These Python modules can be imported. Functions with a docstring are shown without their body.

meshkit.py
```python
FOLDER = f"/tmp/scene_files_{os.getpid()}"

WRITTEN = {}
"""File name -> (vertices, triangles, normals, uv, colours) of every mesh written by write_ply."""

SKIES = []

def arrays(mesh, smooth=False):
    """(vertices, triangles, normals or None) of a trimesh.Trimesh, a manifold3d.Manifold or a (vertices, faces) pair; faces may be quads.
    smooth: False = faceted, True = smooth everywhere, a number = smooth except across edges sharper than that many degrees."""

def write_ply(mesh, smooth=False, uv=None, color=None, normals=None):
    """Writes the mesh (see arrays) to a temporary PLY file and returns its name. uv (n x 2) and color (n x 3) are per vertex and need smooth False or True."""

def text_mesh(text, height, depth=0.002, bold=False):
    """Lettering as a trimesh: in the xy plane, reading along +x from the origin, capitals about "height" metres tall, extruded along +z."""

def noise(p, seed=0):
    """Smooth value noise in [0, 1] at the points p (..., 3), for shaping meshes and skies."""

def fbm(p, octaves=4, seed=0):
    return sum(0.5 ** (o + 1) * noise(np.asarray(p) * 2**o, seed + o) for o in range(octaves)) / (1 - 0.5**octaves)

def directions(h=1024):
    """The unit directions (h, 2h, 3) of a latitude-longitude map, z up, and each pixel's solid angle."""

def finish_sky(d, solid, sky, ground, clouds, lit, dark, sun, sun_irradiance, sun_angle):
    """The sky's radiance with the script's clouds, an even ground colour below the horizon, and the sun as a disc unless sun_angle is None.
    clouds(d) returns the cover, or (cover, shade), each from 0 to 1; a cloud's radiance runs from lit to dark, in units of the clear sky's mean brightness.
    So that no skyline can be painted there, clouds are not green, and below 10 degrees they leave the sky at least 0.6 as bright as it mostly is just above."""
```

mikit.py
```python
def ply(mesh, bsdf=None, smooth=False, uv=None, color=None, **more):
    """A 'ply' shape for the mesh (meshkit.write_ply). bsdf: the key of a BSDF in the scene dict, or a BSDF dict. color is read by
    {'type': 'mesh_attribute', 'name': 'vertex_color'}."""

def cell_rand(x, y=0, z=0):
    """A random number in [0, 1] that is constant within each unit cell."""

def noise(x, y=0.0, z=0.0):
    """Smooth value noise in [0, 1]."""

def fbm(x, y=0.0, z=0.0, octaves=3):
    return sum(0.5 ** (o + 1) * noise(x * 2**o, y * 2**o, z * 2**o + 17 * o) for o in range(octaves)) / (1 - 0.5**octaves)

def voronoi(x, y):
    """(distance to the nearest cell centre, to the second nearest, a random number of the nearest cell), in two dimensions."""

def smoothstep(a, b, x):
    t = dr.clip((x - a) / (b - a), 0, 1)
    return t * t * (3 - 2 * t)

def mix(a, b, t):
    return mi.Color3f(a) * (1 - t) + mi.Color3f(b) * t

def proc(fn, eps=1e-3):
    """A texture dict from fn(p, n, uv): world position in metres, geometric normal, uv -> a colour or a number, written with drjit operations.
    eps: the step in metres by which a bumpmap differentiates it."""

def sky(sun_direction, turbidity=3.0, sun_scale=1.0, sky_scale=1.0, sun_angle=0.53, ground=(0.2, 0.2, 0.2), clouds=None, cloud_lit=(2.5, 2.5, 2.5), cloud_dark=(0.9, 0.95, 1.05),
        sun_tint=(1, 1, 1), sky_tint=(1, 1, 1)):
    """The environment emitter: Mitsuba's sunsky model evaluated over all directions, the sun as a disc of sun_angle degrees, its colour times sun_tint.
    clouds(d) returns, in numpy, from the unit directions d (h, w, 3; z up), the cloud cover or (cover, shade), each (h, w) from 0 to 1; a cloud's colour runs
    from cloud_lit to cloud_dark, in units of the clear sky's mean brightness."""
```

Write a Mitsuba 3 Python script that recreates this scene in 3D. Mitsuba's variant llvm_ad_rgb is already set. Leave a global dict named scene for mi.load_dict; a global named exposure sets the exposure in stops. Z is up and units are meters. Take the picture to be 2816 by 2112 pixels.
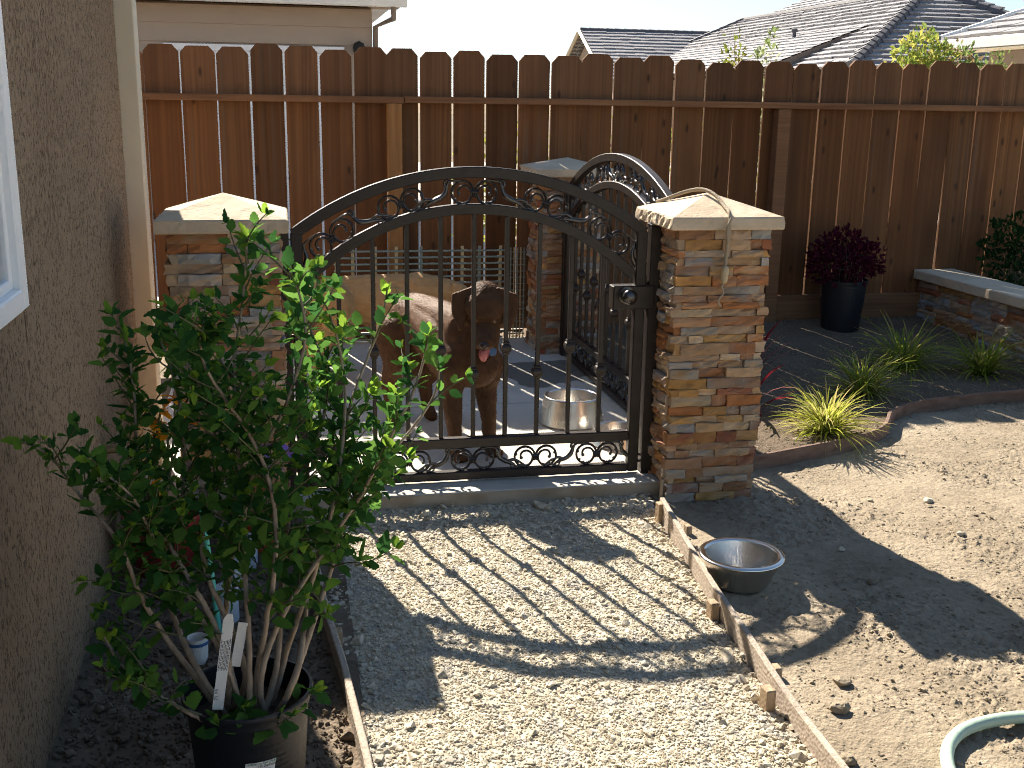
import math, numpy as np, trimesh, manifold3d as m3, mitsuba as mi, drjit as dr, mikit, meshkit
from mikit import proc, noise, fbm, voronoi, cell_rand, smoothstep, mix
from shapely.geometry import Polygon

scene, labels = {}, {}
T = mi.ScalarTransform4f

# ------------------------------------------------------------------ camera, sky, exposure
EYE = np.array([0.0, 0.0, 1.55])
FWD = np.array([0.19684731, 0.94890716, -0.24662998])
UP = np.array([0.03483569, 0.24462371, 0.96899211])
scene['camera'] = {'type': 'perspective', 'fov': 49.757, 'fov_axis': 'x', 'near_clip': 0.05, 'far_clip': 600.0,
                   'to_world': T().look_at(EYE.tolist(), (EYE + FWD).tolist(), UP.tolist())}
SUN = np.array([-0.265, 1.0, 0.83])


scene['sky'] = mikit.sky(SUN.tolist(), turbidity=3.0, sky_scale=0.42, ground=(0.24, 0.2, 0.15), sun_tint=(.90, 1.0, 1.19), sky_tint=(1.04, 1.0, .95))
exposure = 3.65

# ------------------------------------------------------------------ helpers: naming
R_ = np.random.default_rng


def fresh(key, table):
    if key not in table:
        return key
    i = 1
    while f'{key}_{i:03d}' in table:
        i += 1
    return f'{key}_{i:03d}'


counts = {}


def unique(key):
    n = counts.get(key, 0)
    counts[key] = n + 1
    return key if n == 0 else f'{key}_{n:03d}'


def put(key, mesh, bsdf, smooth=False, color=None, **lab):
    key = unique(key)
    scene[key] = mikit.ply(mesh, bsdf, smooth, color=color)
    if lab:
        labels[key] = lab
    return key


def thing(name, label, cat, group=None, **more):
    key = unique(name)
    labels[key] = {'label': label, 'category': cat, **({'group': group} if group else {}), **more}
    return key


def solo(name, mesh, bsdf, label, cat, group=None, smooth=False, color=None):
    lab = {'label': label, 'category': cat}
    if group:
        lab['group'] = group
    return put(name, mesh, bsdf, smooth, color, **lab)


# ------------------------------------------------------------------ helpers: shapes
def cat(meshes):
    vs, fs, o = [], [], 0
    for m in meshes:
        v, f = (m.vertices, m.faces) if hasattr(m, 'vertices') else m
        vs.append(np.asarray(v, float)); fs.append(np.asarray(f, int) + o); o += len(v)
    return np.vstack(vs), np.vstack(fs)


def grid_faces(nr, nc, wrap=False):
    i, j = np.meshgrid(np.arange(nr - 1), np.arange(nc if wrap else nc - 1), indexing='ij')
    a = i * nc + j; b = i * nc + (j + 1) % nc
    q = np.stack([a, b, b + nc, a + nc], -1).reshape(-1, 4)
    return np.vstack([q[:, [0, 1, 2]], q[:, [0, 2, 3]]])


CB = None


def cbox(x0, x1, y0, y1, z0, z1, ch=0.003):
    """chamfered box"""
    global CB
    c = np.array([(x0 + x1) / 2, (y0 + y1) / 2, (z0 + z1) / 2]); h = np.array([x1 - x0, y1 - y0, z1 - z0]) / 2
    ch = min(ch, 0.45 * h.min())
    s = np.array([[a, b, d] for a in (-1, 1) for b in (-1, 1) for d in (-1, 1)], float)
    v = np.concatenate([s * (h - ch * (1 - np.eye(3)[k])) for k in range(3)])
    if CB is None:
        hull = trimesh.Trimesh(np.concatenate([s * (1 - .2 * (1 - np.eye(3)[k])) for k in range(3)]), process=False).convex_hull
        ref = np.concatenate([s * (1 - .2 * (1 - np.eye(3)[k])) for k in range(3)])
        idx = np.array([np.argmin(((ref - p) ** 2).sum(1)) for p in hull.vertices])
        CB = idx[hull.faces]
    return v + c, CB.copy()


def move(m, R=None, t=(0, 0, 0)):
    v, f = (m.vertices, m.faces) if hasattr(m, 'vertices') else m
    v = np.asarray(v, float)
    if R is not None:
        v = v @ np.asarray(R).T
    return v + np.asarray(t), np.asarray(f)


def rot(axis, deg):
    return trimesh.transformations.rotation_matrix(math.radians(deg), axis)[:3, :3]


def tube(pts, r, sides=6, closed=False, cap=True):
    p = np.asarray(pts, float); n = len(p)
    r = np.broadcast_to(np.asarray(r, float), (n,))
    t = (np.roll(p, -1, 0) - np.roll(p, 1, 0)) if closed else np.gradient(p, axis=0)
    t /= np.linalg.norm(t, axis=1, keepdims=True) + 1e-12
    a = np.cross(t[0], [0, 0, 1] if abs(t[0][2]) < .9 else [1, 0, 0]); A = []
    for k in range(n):
        a = a - t[k] * (a @ t[k]); a /= np.linalg.norm(a) + 1e-12; A.append(a)
    A = np.array(A); B = np.cross(t, A)
    th = np.arange(sides) * 2 * np.pi / sides
    v = p[:, None] + r[:, None, None] * (np.cos(th)[None, :, None] * A[:, None] + np.sin(th)[None, :, None] * B[:, None])
    v = v.reshape(-1, 3)
    f = grid_faces(n + (1 if closed else 0), sides, True)
    if closed:
        f = f % len(v)
    elif cap:
        v = np.vstack([v, p[:1], p[-1:]]); i = np.arange(sides); c0, c1 = len(v) - 2, len(v) - 1
        f = np.vstack([f, np.stack([(i + 1) % sides, i, i * 0 + c0], 1), np.stack([(n - 1) * sides + i, (n - 1) * sides + (i + 1) % sides, i * 0 + c1], 1)])
    return v, f


def smooth_path(pts, n=24):
    from scipy.interpolate import CubicSpline
    p = np.asarray(pts, float)
    d = np.r_[0, np.cumsum(np.linalg.norm(np.diff(p, axis=0), axis=1))]
    return CubicSpline(d, p)(np.linspace(0, d[-1], n))


def lathe(profile, n=40, center=(0, 0, 0)):
    pr = np.asarray(profile, float); th = np.arange(n) * 2 * np.pi / n
    v = np.stack([pr[:, 0][:, None] * np.cos(th), pr[:, 0][:, None] * np.sin(th), np.repeat(pr[:, 1][:, None], n, 1)], -1).reshape(-1, 3)
    return v + np.asarray(center), grid_faces(len(pr), n, True)[:, ::-1].copy()


def prism(poly, axis, a, b):
    """extrude a 2-D polygon: axis 'y' -> polygon in (x, z) between y=a and y=b; 'x' -> (y, z); 'z' -> (x, y)"""
    m = trimesh.creation.extrude_polygon(Polygon(poly), b - a, engine='earcut')
    v = np.array(m.vertices); f = np.array(m.faces)
    if axis == 'y':
        v = np.stack([v[:, 0], a + v[:, 2], v[:, 1]], 1); f = f[:, ::-1]
    elif axis == 'x':
        v = np.stack([a + v[:, 2], v[:, 0], v[:, 1]], 1)
    else:
        v = v + [0, 0, a]
    return v, f.copy()


def scatter(templates, pos, scl, rng, tilt=True):
    """copies of template meshes (concatenated) with random rotations"""
    out_v, out_f, o = [], [], 0
    pick = rng.integers(0, len(templates), len(pos))
    q = rng.normal(size=(len(pos), 4)); q /= np.linalg.norm(q, axis=1, keepdims=True)
    if not tilt:
        th = rng.uniform(0, 2 * np.pi, len(pos)); ax = rng.normal(0, .17, (len(pos), 2))
        q = np.stack([np.cos(th / 2), ax[:, 0], ax[:, 1], np.sin(th / 2)], 1); q /= np.linalg.norm(q, axis=1, keepdims=True)
    w, x, y, z = q.T
    M = np.stack([1 - 2 * (y * y + z * z), 2 * (x * y - z * w), 2 * (x * z + y * w), 2 * (x * y + z * w), 1 - 2 * (x * x + z * z), 2 * (y * z - x * w),
                  2 * (x * z - y * w), 2 * (y * z + x * w), 1 - 2 * (x * x + y * y)], 1).reshape(-1, 3, 3)
    col = []
    for k, (tv, tf) in enumerate(templates):
        s = np.nonzero(pick == k)[0]
        if not len(s):
            continue
        v = np.einsum('nij,vj->nvi', M[s], tv) * scl[s][:, None, None] + pos[s][:, None]
        f = tf[None] + (np.arange(len(s)) * len(tv))[:, None, None] + o
        out_v.append(v.reshape(-1, 3)); out_f.append(f.reshape(-1, 3)); o += len(s) * len(tv)
        col.append(np.repeat(s, len(tv)))
    return (np.vstack(out_v), np.vstack(out_f)), np.concatenate(col)


def pebble_templates(n, pts, rng, flat=(0.45, 0.8)):
    out = []
    for _ in range(n):
        p = rng.normal(size=(pts, 3)); p /= np.linalg.norm(p, axis=1, keepdims=True)
        p *= rng.uniform(.8, 1.05, (pts, 1)); p *= [1, rng.uniform(.65, .95), rng.uniform(*flat)]
        h = trimesh.Trimesh(p, process=False).convex_hull
        out.append((np.array(h.vertices), np.array(h.faces)))
    return out


# ------------------------------------------------------------------ materials
def rgb(*c):
    return {'type': 'rgb', 'value': list(c)}


def principled(color, rough=.7, **kw):
    return {'type': 'principled', 'base_color': color if isinstance(color, dict) else rgb(*color), 'roughness': rough, **kw}


def two(b):
    return {'type': 'twosided', 'bsdf': b}


def bump(b, fn, scale, eps=1e-3):
    return {'type': 'bumpmap', 'height': proc(fn, eps), 'scale': scale, 'bsdf': b}


VC = {'type': 'mesh_attribute', 'name': 'vertex_color'}


def c_dirt(p, n, uv):
    a = fbm(p.x * 3.1, p.y * 3.1, p.z * 3, 3); b = noise(p.x * 60, p.y * 60, p.z * 60); c = noise(p.x * 190, p.y * 190, p.z * 150)
    return mix((.16, .129, .090), (.31, .26, .193), dr.clip(a * .9 + .4 * (b - .5) + .4 * (c - .5), 0, 1))


def c_side_shade(p, n, uv):  # dirt colour darkened to carry the deeper shade beside the house wall
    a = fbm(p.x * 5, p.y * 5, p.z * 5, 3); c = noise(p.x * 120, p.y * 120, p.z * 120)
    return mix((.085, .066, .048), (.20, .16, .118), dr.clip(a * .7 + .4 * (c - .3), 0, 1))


def h_dirt(p, n, uv):
    return noise(p.x * 110, p.y * 110, p.z * 110) + .5 * noise(p.x * 260, p.y * 260, p.z * 260)


scene['m_dirt'] = two(bump(principled({**proc(c_dirt)}, .95, specular=.15), h_dirt, .004))

def c_bed(p, n, uv):
    a = fbm(p.x * 4, p.y * 4, p.z * 4, 3); c = noise(p.x * 130, p.y * 130, p.z * 130)
    return mix((.070, .052, .036), (.165, .128, .090), dr.clip(a * .8 + .5 * (c - .35), 0, 1))


scene['m_bed_dirt'] = two(bump(principled(proc(c_bed), .95, specular=.15), h_dirt, .005))
scene['m_side_dirt_shade'] = two(bump(principled(proc(c_side_shade), .95, specular=.15), h_dirt, .004))  # dirt with the wall shade painted into its colour


def c_gravel(p, n, uv):
    r = noise(p.x * 75, p.y * 75, p.z * 75); q = noise(p.x * 22 + 5, p.y * 22, p.z * 22)
    base = mix((.33, .285, .21), (.48, .43, .335), smoothstep(.2, .75, r))
    return mix(base, (.34, .32, .28), smoothstep(.6, .8, q) * .6)


scene['m_gravel'] = two(principled(proc(c_gravel), .85, specular=.25))


def c_conc(p, n, uv):
    a = fbm(p.x * 4, p.y * 4, p.z * 4, 4); f = noise(p.x * 150, p.y * 150, p.z * 150)
    base = mix((.37, .345, .295), (.53, .505, .45), dr.clip(a + .25 * (f - .5), 0, 1))
    splash = (1 - smoothstep(4.077, 4.085, p.y)) * (.55 + .45 * noise(p.x * 14, p.z * 30, 2))
    base = mix(base, (.20, .155, .105), splash)
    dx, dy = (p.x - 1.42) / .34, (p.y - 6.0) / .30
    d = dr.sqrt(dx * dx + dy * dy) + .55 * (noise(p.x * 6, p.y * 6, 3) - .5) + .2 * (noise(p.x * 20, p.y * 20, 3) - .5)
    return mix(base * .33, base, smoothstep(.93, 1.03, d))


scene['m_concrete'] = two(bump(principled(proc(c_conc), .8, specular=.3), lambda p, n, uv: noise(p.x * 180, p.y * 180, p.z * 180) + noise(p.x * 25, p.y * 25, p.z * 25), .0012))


def c_cap(p, n, uv):
    a = fbm(p.x * 7, p.y * 7, p.z * 12, 4); f = noise(p.x * 160, p.y * 160, p.z * 160)
    return mix((.40, .31, .21), (.60, .50, .375), dr.clip(a + .2 * (f - .5), 0, 1))


scene['m_cap'] = two(bump(principled(proc(c_cap), .85, specular=.25), lambda p, n, uv: noise(p.x * 120, p.y * 120, p.z * 120) + 2 * noise(p.x * 30, p.y * 30, p.z * 30), .0012))
scene['m_stone'] = two(bump(principled(VC, .82, specular=.3), lambda p, n, uv: noise(p.x * 60, p.y * 60, p.z * 130) + .7 * noise(p.x * 170, p.y * 170, p.z * 220), .0035))
scene['m_mortar'] = principled((.13, .11, .085), .95)


GAPS = [-2.03, -1.82, -1.61, -1.40, -1.19, -0.984, -0.782, -0.575, -0.368, -0.171, 0.029, 0.237, 0.439, 0.642, 0.844, 1.054, 1.264, 1.473, 1.679, 1.887, 2.093, 2.3, 2.506, 2.713, 2.916, 3.121, 3.324, 3.522, 3.72, 3.918, 4.113, 4.309, 4.504, 4.697, 4.893, 5.086, 5.279, 5.481]


def board_id(p):
    i = mi.Float(0)
    for g in GAPS:
        i += dr.select(p.x > g, 1.0, 0.0)
    return i


def c_fence(p, n, uv):
    i = board_id(p); r = cell_rand(i, 3, 7); r2 = cell_rand(i, 9, 2)
    wx = p.x + .030 * noise(p.x * 7 + r * 40, p.z * 1.1 + r * 9, r * 17) + .008 * noise(p.x * 30, p.z * 5, r * 5)
    g = noise(wx * 95 + r * 60, p.z * .7, r * 31); g2 = noise(wx * 330 + r * 60, p.z * 2.5, r * 11)
    k1, k2, kr = voronoi(p.x * 11 + r * 30, p.z * 4.5 + r2 * 12)
    knot = (1 - smoothstep(.05, .05 + .14 * kr, k1)) * smoothstep(.80, .84, kr)
    stain = smoothstep(.5, .85, fbm(p.x * 6 + r * 20, p.z * 1.5, r * 7, 3))
    light = mix((.20, .082, .030), (.25, .118, .048), r2)
    dark = mix((.070, .027, .0105), (.10, .042, .018), r)
    c = mix(dark, light, dr.clip(.28 + .72 * g * (.6 + .4 * r) + .22 * (g2 - .5), 0, 1))
    c = mix(c, (.075, .036, .019), dr.clip(stain * .6, 0, 1))
    c = mix(c, (.045, .022, .012), knot * .8)
    streak = smoothstep(.62, .9, noise(p.x * 55 + r * 9, p.z * .9, r * 3)) * smoothstep(.2, 1.3, p.z)
    c = mix(c, (.15, .105, .075), streak * .35) * (.74 + .50 * cell_rand(i, 21, 4))
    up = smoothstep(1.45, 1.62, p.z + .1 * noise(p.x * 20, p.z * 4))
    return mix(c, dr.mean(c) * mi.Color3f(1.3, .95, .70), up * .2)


scene['m_fence'] = two(bump(principled(proc(c_fence), .85, specular=.2), lambda p, n, uv: noise(p.x * 260, p.z * 4, p.y * 200) + .6 * noise(p.x * 600, p.z * 9, p.y * 90), .0012))


def wood(a, b, axis, fx=90, fl=2.0):
    def fn(p, n, uv):
        l, u, v = {'x': (p.x, p.y, p.z), 'y': (p.y, p.x, p.z), 'z': (p.z, p.x, p.y)}[axis]
        w = .01 * noise(l * 3, u * 9, v * 9)
        g = noise((u + w) * fx, (v + w) * fx, l * fl); g2 = noise(u * 260, v * 260, l * 5)
        return mix(a, b, dr.clip(g * .8 + .3 * g2, 0, 1))
    return two(bump(principled(proc(fn), .85, specular=.2), lambda p, n, uv: noise(p.x * 120, p.y * 120, p.z * 120), .001))


scene['m_rail'] = wood((.12, .055, .028), (.27, .135, .065), 'x')
scene['m_post'] = wood((.22, .10, .035), (.40, .205, .08), 'z')
scene['m_stake'] = wood((.22, .155, .10), (.40, .30, .20), 'z')
scene['m_kick'] = wood((.12, .06, .03), (.24, .12, .06), 'x')
def c_edge(p, n, uv):
    a = noise(p.x * 60, p.y * 5, p.z * 110); b = noise(p.x * 170, p.y * 170, p.z * 170)
    return mix((.22, .18, .145), (.42, .355, .29), dr.clip(.5 * a + .7 * b - .1, 0, 1))


scene['m_bed_edging'] = wood((.095, .060, .045), (.20, .135, .105), 'x', 60)
scene['m_edging'] = two(bump(principled(proc(c_edge), .85, specular=.2), lambda p, n, uv: noise(p.x * 150, p.y * 150, p.z * 150), .0015))


def c_stucco(p, n, uv):
    a = fbm(p.y * 2.2, p.z * 1.4, p.x * 2, 3); d = noise(p.y * 190, p.z * 85, p.x * 190); e = noise(p.y * 400, p.z * 230, p.x * 400)
    f = noise(p.y * 270, p.z * 130, p.x * 270)
    pit = smoothstep(.50, .74, .45 * d + .25 * e + .3 * f)
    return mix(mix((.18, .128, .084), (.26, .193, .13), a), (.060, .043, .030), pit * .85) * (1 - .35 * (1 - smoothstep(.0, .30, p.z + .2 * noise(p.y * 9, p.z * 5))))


def h_stucco(p, n, uv):
    d = noise(p.y * 190, p.z * 85, p.x * 190); e = noise(p.y * 400, p.z * 230, p.x * 400)
    f = noise(p.y * 270, p.z * 130, p.x * 270)
    return 1.0 * (1 - smoothstep(.42, .78, .45 * d + .25 * e + .3 * f)) + .5 * noise(p.y * 40, p.z * 14, p.x * 40)


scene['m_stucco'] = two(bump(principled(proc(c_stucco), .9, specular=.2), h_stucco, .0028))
scene['m_trim'] = two(principled((.52, .46, .35), .6))
scene['m_dark'] = two(principled((.015, .014, .013), .8))
scene['m_white'] = two(principled((.78, .78, .77), .45))
scene['m_glass'] = {'type': 'thindielectric'}
scene['m_curtain'] = two(principled((.10, .12, .11), .8))


def c_iron(p, n, uv):
    return mix((.013, .0095, .0075), (.024, .017, .0135), noise(p.x * 30, p.y * 30, p.z * 30))


scene['m_iron'] = two(bump(principled(proc(c_iron), .42, specular=.30, clearcoat=.12, clearcoat_gloss=.85), lambda p, n, uv: noise(p.x * 300, p.y * 300, p.z * 300), .0004))
scene['m_iron_gloss'] = two(principled((.014, .011, .009), .22, specular=.6, clearcoat=.8, clearcoat_gloss=.9))


def r_steel(p, n, uv):
    return .24 + .18 * noise(p.x * 12, p.y * 12, p.z * 300)


scene['m_steel'] = two(principled((.60, .57, .52), proc(r_steel), metallic=1.0, anisotropic=.4))
scene['m_steel_rim'] = two(principled((.72, .71, .69), .14, metallic=1.0))
scene['m_water'] = {'type': 'dielectric', 'int_ior': 1.33}
scene['m_wire'] = two(principled((.24, .28, .23), .42, specular=.5))
scene['m_wire_strip'] = two(principled((.50, .40, .22), .6))


def leafy(color, trans, rough=.38, thin=True):
    return {'type': 'principledthin', 'base_color': color if isinstance(color, dict) else rgb(*color), 'roughness': rough, 'diff_trans': trans, 'eta': 1.45, 'spec_trans': 0.0}


def c_leaf(p, n, uv):
    return mix((.050, .135, .030), (.115, .25, .045), noise(p.x * 17, p.y * 17, p.z * 17))


scene['m_leaf'] = leafy(proc(c_leaf), 1.1, .20)
scene['m_leaf_deep'] = leafy((.038, .112, .030), .95, .20)
scene['m_leaf_pale'] = leafy((.12, .24, .05), 1.1, .34)
scene['m_dark_leaf'] = leafy((.018, .045, .014), .6, .4)
scene['m_leaf_young'] = leafy((.20, .33, .04), 1.1, .35)
scene['m_blade'] = leafy(VC, .9, .4)
scene['m_far_leaf'] = leafy(VC, .9, .5)
scene['m_purple_leaf'] = leafy((.055, .010, .020), .5, .45)
scene['m_red_blade'] = leafy((.42, .05, .07), .8, .4)


def c_stem(p, n, uv):
    return mix((.20, .145, .10), (.36, .28, .21), noise(p.x * 90, p.y * 90, p.z * 40))


scene['m_stem'] = two(principled(proc(c_stem), .75))
scene['m_twig'] = two(principled((.10, .10, .045), .6))
scene['m_pot'] = two(bump(principled((.010, .012, .016), .45, specular=.35), lambda p, n, uv: noise(p.x * 9, p.y * 9, p.z * 160), .0008))
scene['m_soil'] = two(bump(principled((.05, .036, .025), .95), h_dirt, .008))
scene['m_paper'] = two(principled((.66, .645, .61), .6))
scene['m_ink'] = two(principled((.02, .02, .02), .6))
scene['m_green_ink'] = two(principled((.06, .17, .07), .6))


def fur(a, b, name):
    def cf(p, n, uv):
        g = noise(p.x * 55, p.y * 55, p.z * 38); l = fbm(p.x * 9, p.y * 9, p.z * 9, 3)
        return mix(a, b, dr.clip(.55 * l + .55 * g - .05, 0, 1))
    def hf(p, n, uv):
        w = .02 * noise(p.x * 14, p.y * 14, p.z * 14)
        return noise((p.x + w) * 190, (p.y + w) * 190, (p.z + w) * 80) + .6 * noise(p.x * 420, p.y * 420, p.z * 190)
    scene[name] = two(bump(principled(proc(cf), .62, sheen=.15, sheen_tint=.8, specular=.15), hf, .0028))


fur((.045, .020, .009), (.115, .057, .027), 'm_fur_brown')
fur((.38, .21, .085), (.56, .35, .165), 'm_fur_gold')
scene['m_fur_hair'] = two(principled(VC, .6, specular=.15))
scene['m_eye'] = principled((.16, .075, .022), .10, specular=.6)
scene['m_nose'] = principled((.030, .015, .012), .3, specular=.5)
scene['m_tongue'] = principled((.52, .17, .17), .35, specular=.5)
scene['m_blue'] = two(principled((.05, .12, .26), .4))
scene['m_teal'] = two(principled((.10, .48, .36), .5))
scene['m_hose'] = two(bump(principled((.36, .47, .37), .45, specular=.4), lambda p, n, uv: noise(p.x * 80, p.y * 80, p.z * 80), .0006))
scene['m_rope'] = two(bump(principled((.30, .245, .17), .9), lambda p, n, uv: noise(p.x * 260, p.y * 260, p.z * 300), .002))
scene['m_toggle'] = two(principled((.42, .33, .20), .6))
scene['m_red_pot'] = two(principled((.17, .018, .018), .35, specular=.5))
scene['m_orange_pot'] = two(principled((.46, .10, .035), .6))
scene['m_petal'] = leafy((.78, .33, .02), .8, .5)
scene['m_violet'] = leafy((.35, .22, .62), .8, .5)
scene['m_jar'] = two(principled((.42, .45, .50), .4, specular=.5))
scene['m_brass'] = two(principled((.34, .27, .15), .4, metallic=.8))


def c_tile(p, n, uv):
    return mix((.16, .155, .165), (.30, .29, .295), dr.clip(noise(p.x * 3.2, p.y * 3.2, p.z * 9) * .6 + .5 * noise(p.x * 14, p.y * 14, p.z * 30), 0, 1))


scene['m_tile'] = two(principled(proc(c_tile), .55, specular=.45))
scene['m_ridge_tile'] = two(principled((.085, .082, .09), .7))
scene['m_far_wall'] = two(bump(principled((.34, .27, .205), .9), lambda p, n, uv: noise(p.x * 60, p.y * 60, p.z * 60), .002))
scene['m_siding'] = two(bump(principled((.375, .30, .235), .85), lambda p, n, uv: noise(p.x * 4, p.y * 60, p.z * 90), .001))
scene['m_fascia'] = two(principled((.70, .70, .68), .5))
scene['m_soffit'] = two(principled((.20, .15, .115), .8))


# ------------------------------------------------------------------ ground
def edge_left(y):
    return np.interp(y, [1.4, 2.297, 2.781, 3.095, 4.1], [.17, .147, .116, .084, .03])


def edge_right(y):
    return np.interp(y, [1.4, 2.119, 2.554, 3.047, 3.861, 4.1], [1.21, 1.241, 1.264, 1.305, 1.409, 1.44])


def ground_height(x, y):
    p = np.stack([x, y, np.zeros_like(x)], -1)
    h = .018 * (meshkit.fbm(p * 2.2, 3, 1) - .5) + .010 * (meshkit.fbm(p * 9, 3, 2) - .5)
    rough = np.clip(2.4 * (meshkit.fbm(p * 2.7, 3, 12) - .36), .12, 1)
    h += rough * (.024 * (meshkit.fbm(p * 30, 3, 3) - .5) + .015 * (meshkit.noise(p * 85, 4) - .5) + .06 * np.clip(meshkit.fbm(p * 26, 3, 8) - .56, 0, 1))
    return h - .004


def bed_line(n=60):
    return smooth_path([[1.62, 4.21], [2.0, 4.33], [2.33, 4.42], [2.66, 4.57], [2.84, 4.70], [3.00, 4.92], [3.28, 5.07], [3.62, 5.15], [4.0, 5.2], [4.8, 5.32]], n)


BL = bed_line(200)


def yard_height(x, y):
    h = ground_height(x, y)
    yb = np.interp(x, BL[:, 0], BL[:, 1])
    inside = (y > yb) & (x > 1.6)
    h = h + .075 * (x > 1.75) * np.clip((y - 5.5) / 1.4, 0, 1) ** 1.3
    h = h + np.where(inside, .030 + .010 * meshkit.fbm(np.stack([x * 5, y * 5, x * 0], -1), 3, 5), 0)
    off = x < edge_right(np.clip(y, 1.4, 4.1)) - .002
    return np.where(off & (y < 4.1), -.09, h)


def patch(x0, x1, y0, y1, d, hf):
    xs = np.linspace(x0, x1, int((x1 - x0) / d) + 1); ys = np.linspace(y0, y1, int((y1 - y0) / d) + 1)
    X, Y = np.meshgrid(xs, ys)
    return np.stack([X, Y, hf(X, Y)], -1).reshape(-1, 3), grid_faces(len(ys), len(xs))


put('ground', patch(-120, 120, -60, 160, 20, lambda x, y: x * 0 - .10), 'm_dirt', kind='structure')
put('yard_dirt', patch(1.18, 5.2, 1.5, 7.4, .0085, yard_height), 'm_dirt', True, kind='structure')
put('side_dirt', patch(-.75, .16, 1.4, 4.12, .0125, lambda x, y: ground_height(x + 9, y) + .006), 'm_side_dirt_shade', True, kind='structure')
put('near_yard', patch(-1.5, 6.5, -6, 1.52, .12, lambda x, y: ground_height(x, y) * .5 - .03), 'm_dirt', True, kind='structure')
def gravel_height(x, y):
    p = np.stack([x, y, 0 * x], -1)
    yc = np.clip(y, 1.3, 4.1); out = (x < edge_left(yc)) | (x > edge_right(yc))
    return -.09 * out + .020 * (meshkit.fbm(p * 3.1, 3, 21) - .5) + .010 * (meshkit.fbm(p * 16, 2, 22) - .5) - .022 * np.exp(-((y - 3.75) / .28) ** 2) + .006 * np.clip((y - 3.95) / .12, 0, 1) - .004


put('gravel_path', patch(.0, 1.46, 1.3, 4.12, .02, gravel_height), 'm_gravel', True, kind='structure')

def bed_height(x, y):
    yb = np.interp(x, BL[:, 0], BL[:, 1])
    return np.where(y > yb + .004, yard_height(x, y) + .012, -.09)


put('planting_bed', patch(1.72, 4.47, 4.2, 7.1, .010, bed_height), 'm_bed_dirt', True, kind='structure')
rng = R_(11)
TP = pebble_templates(14, 14, rng)


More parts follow.
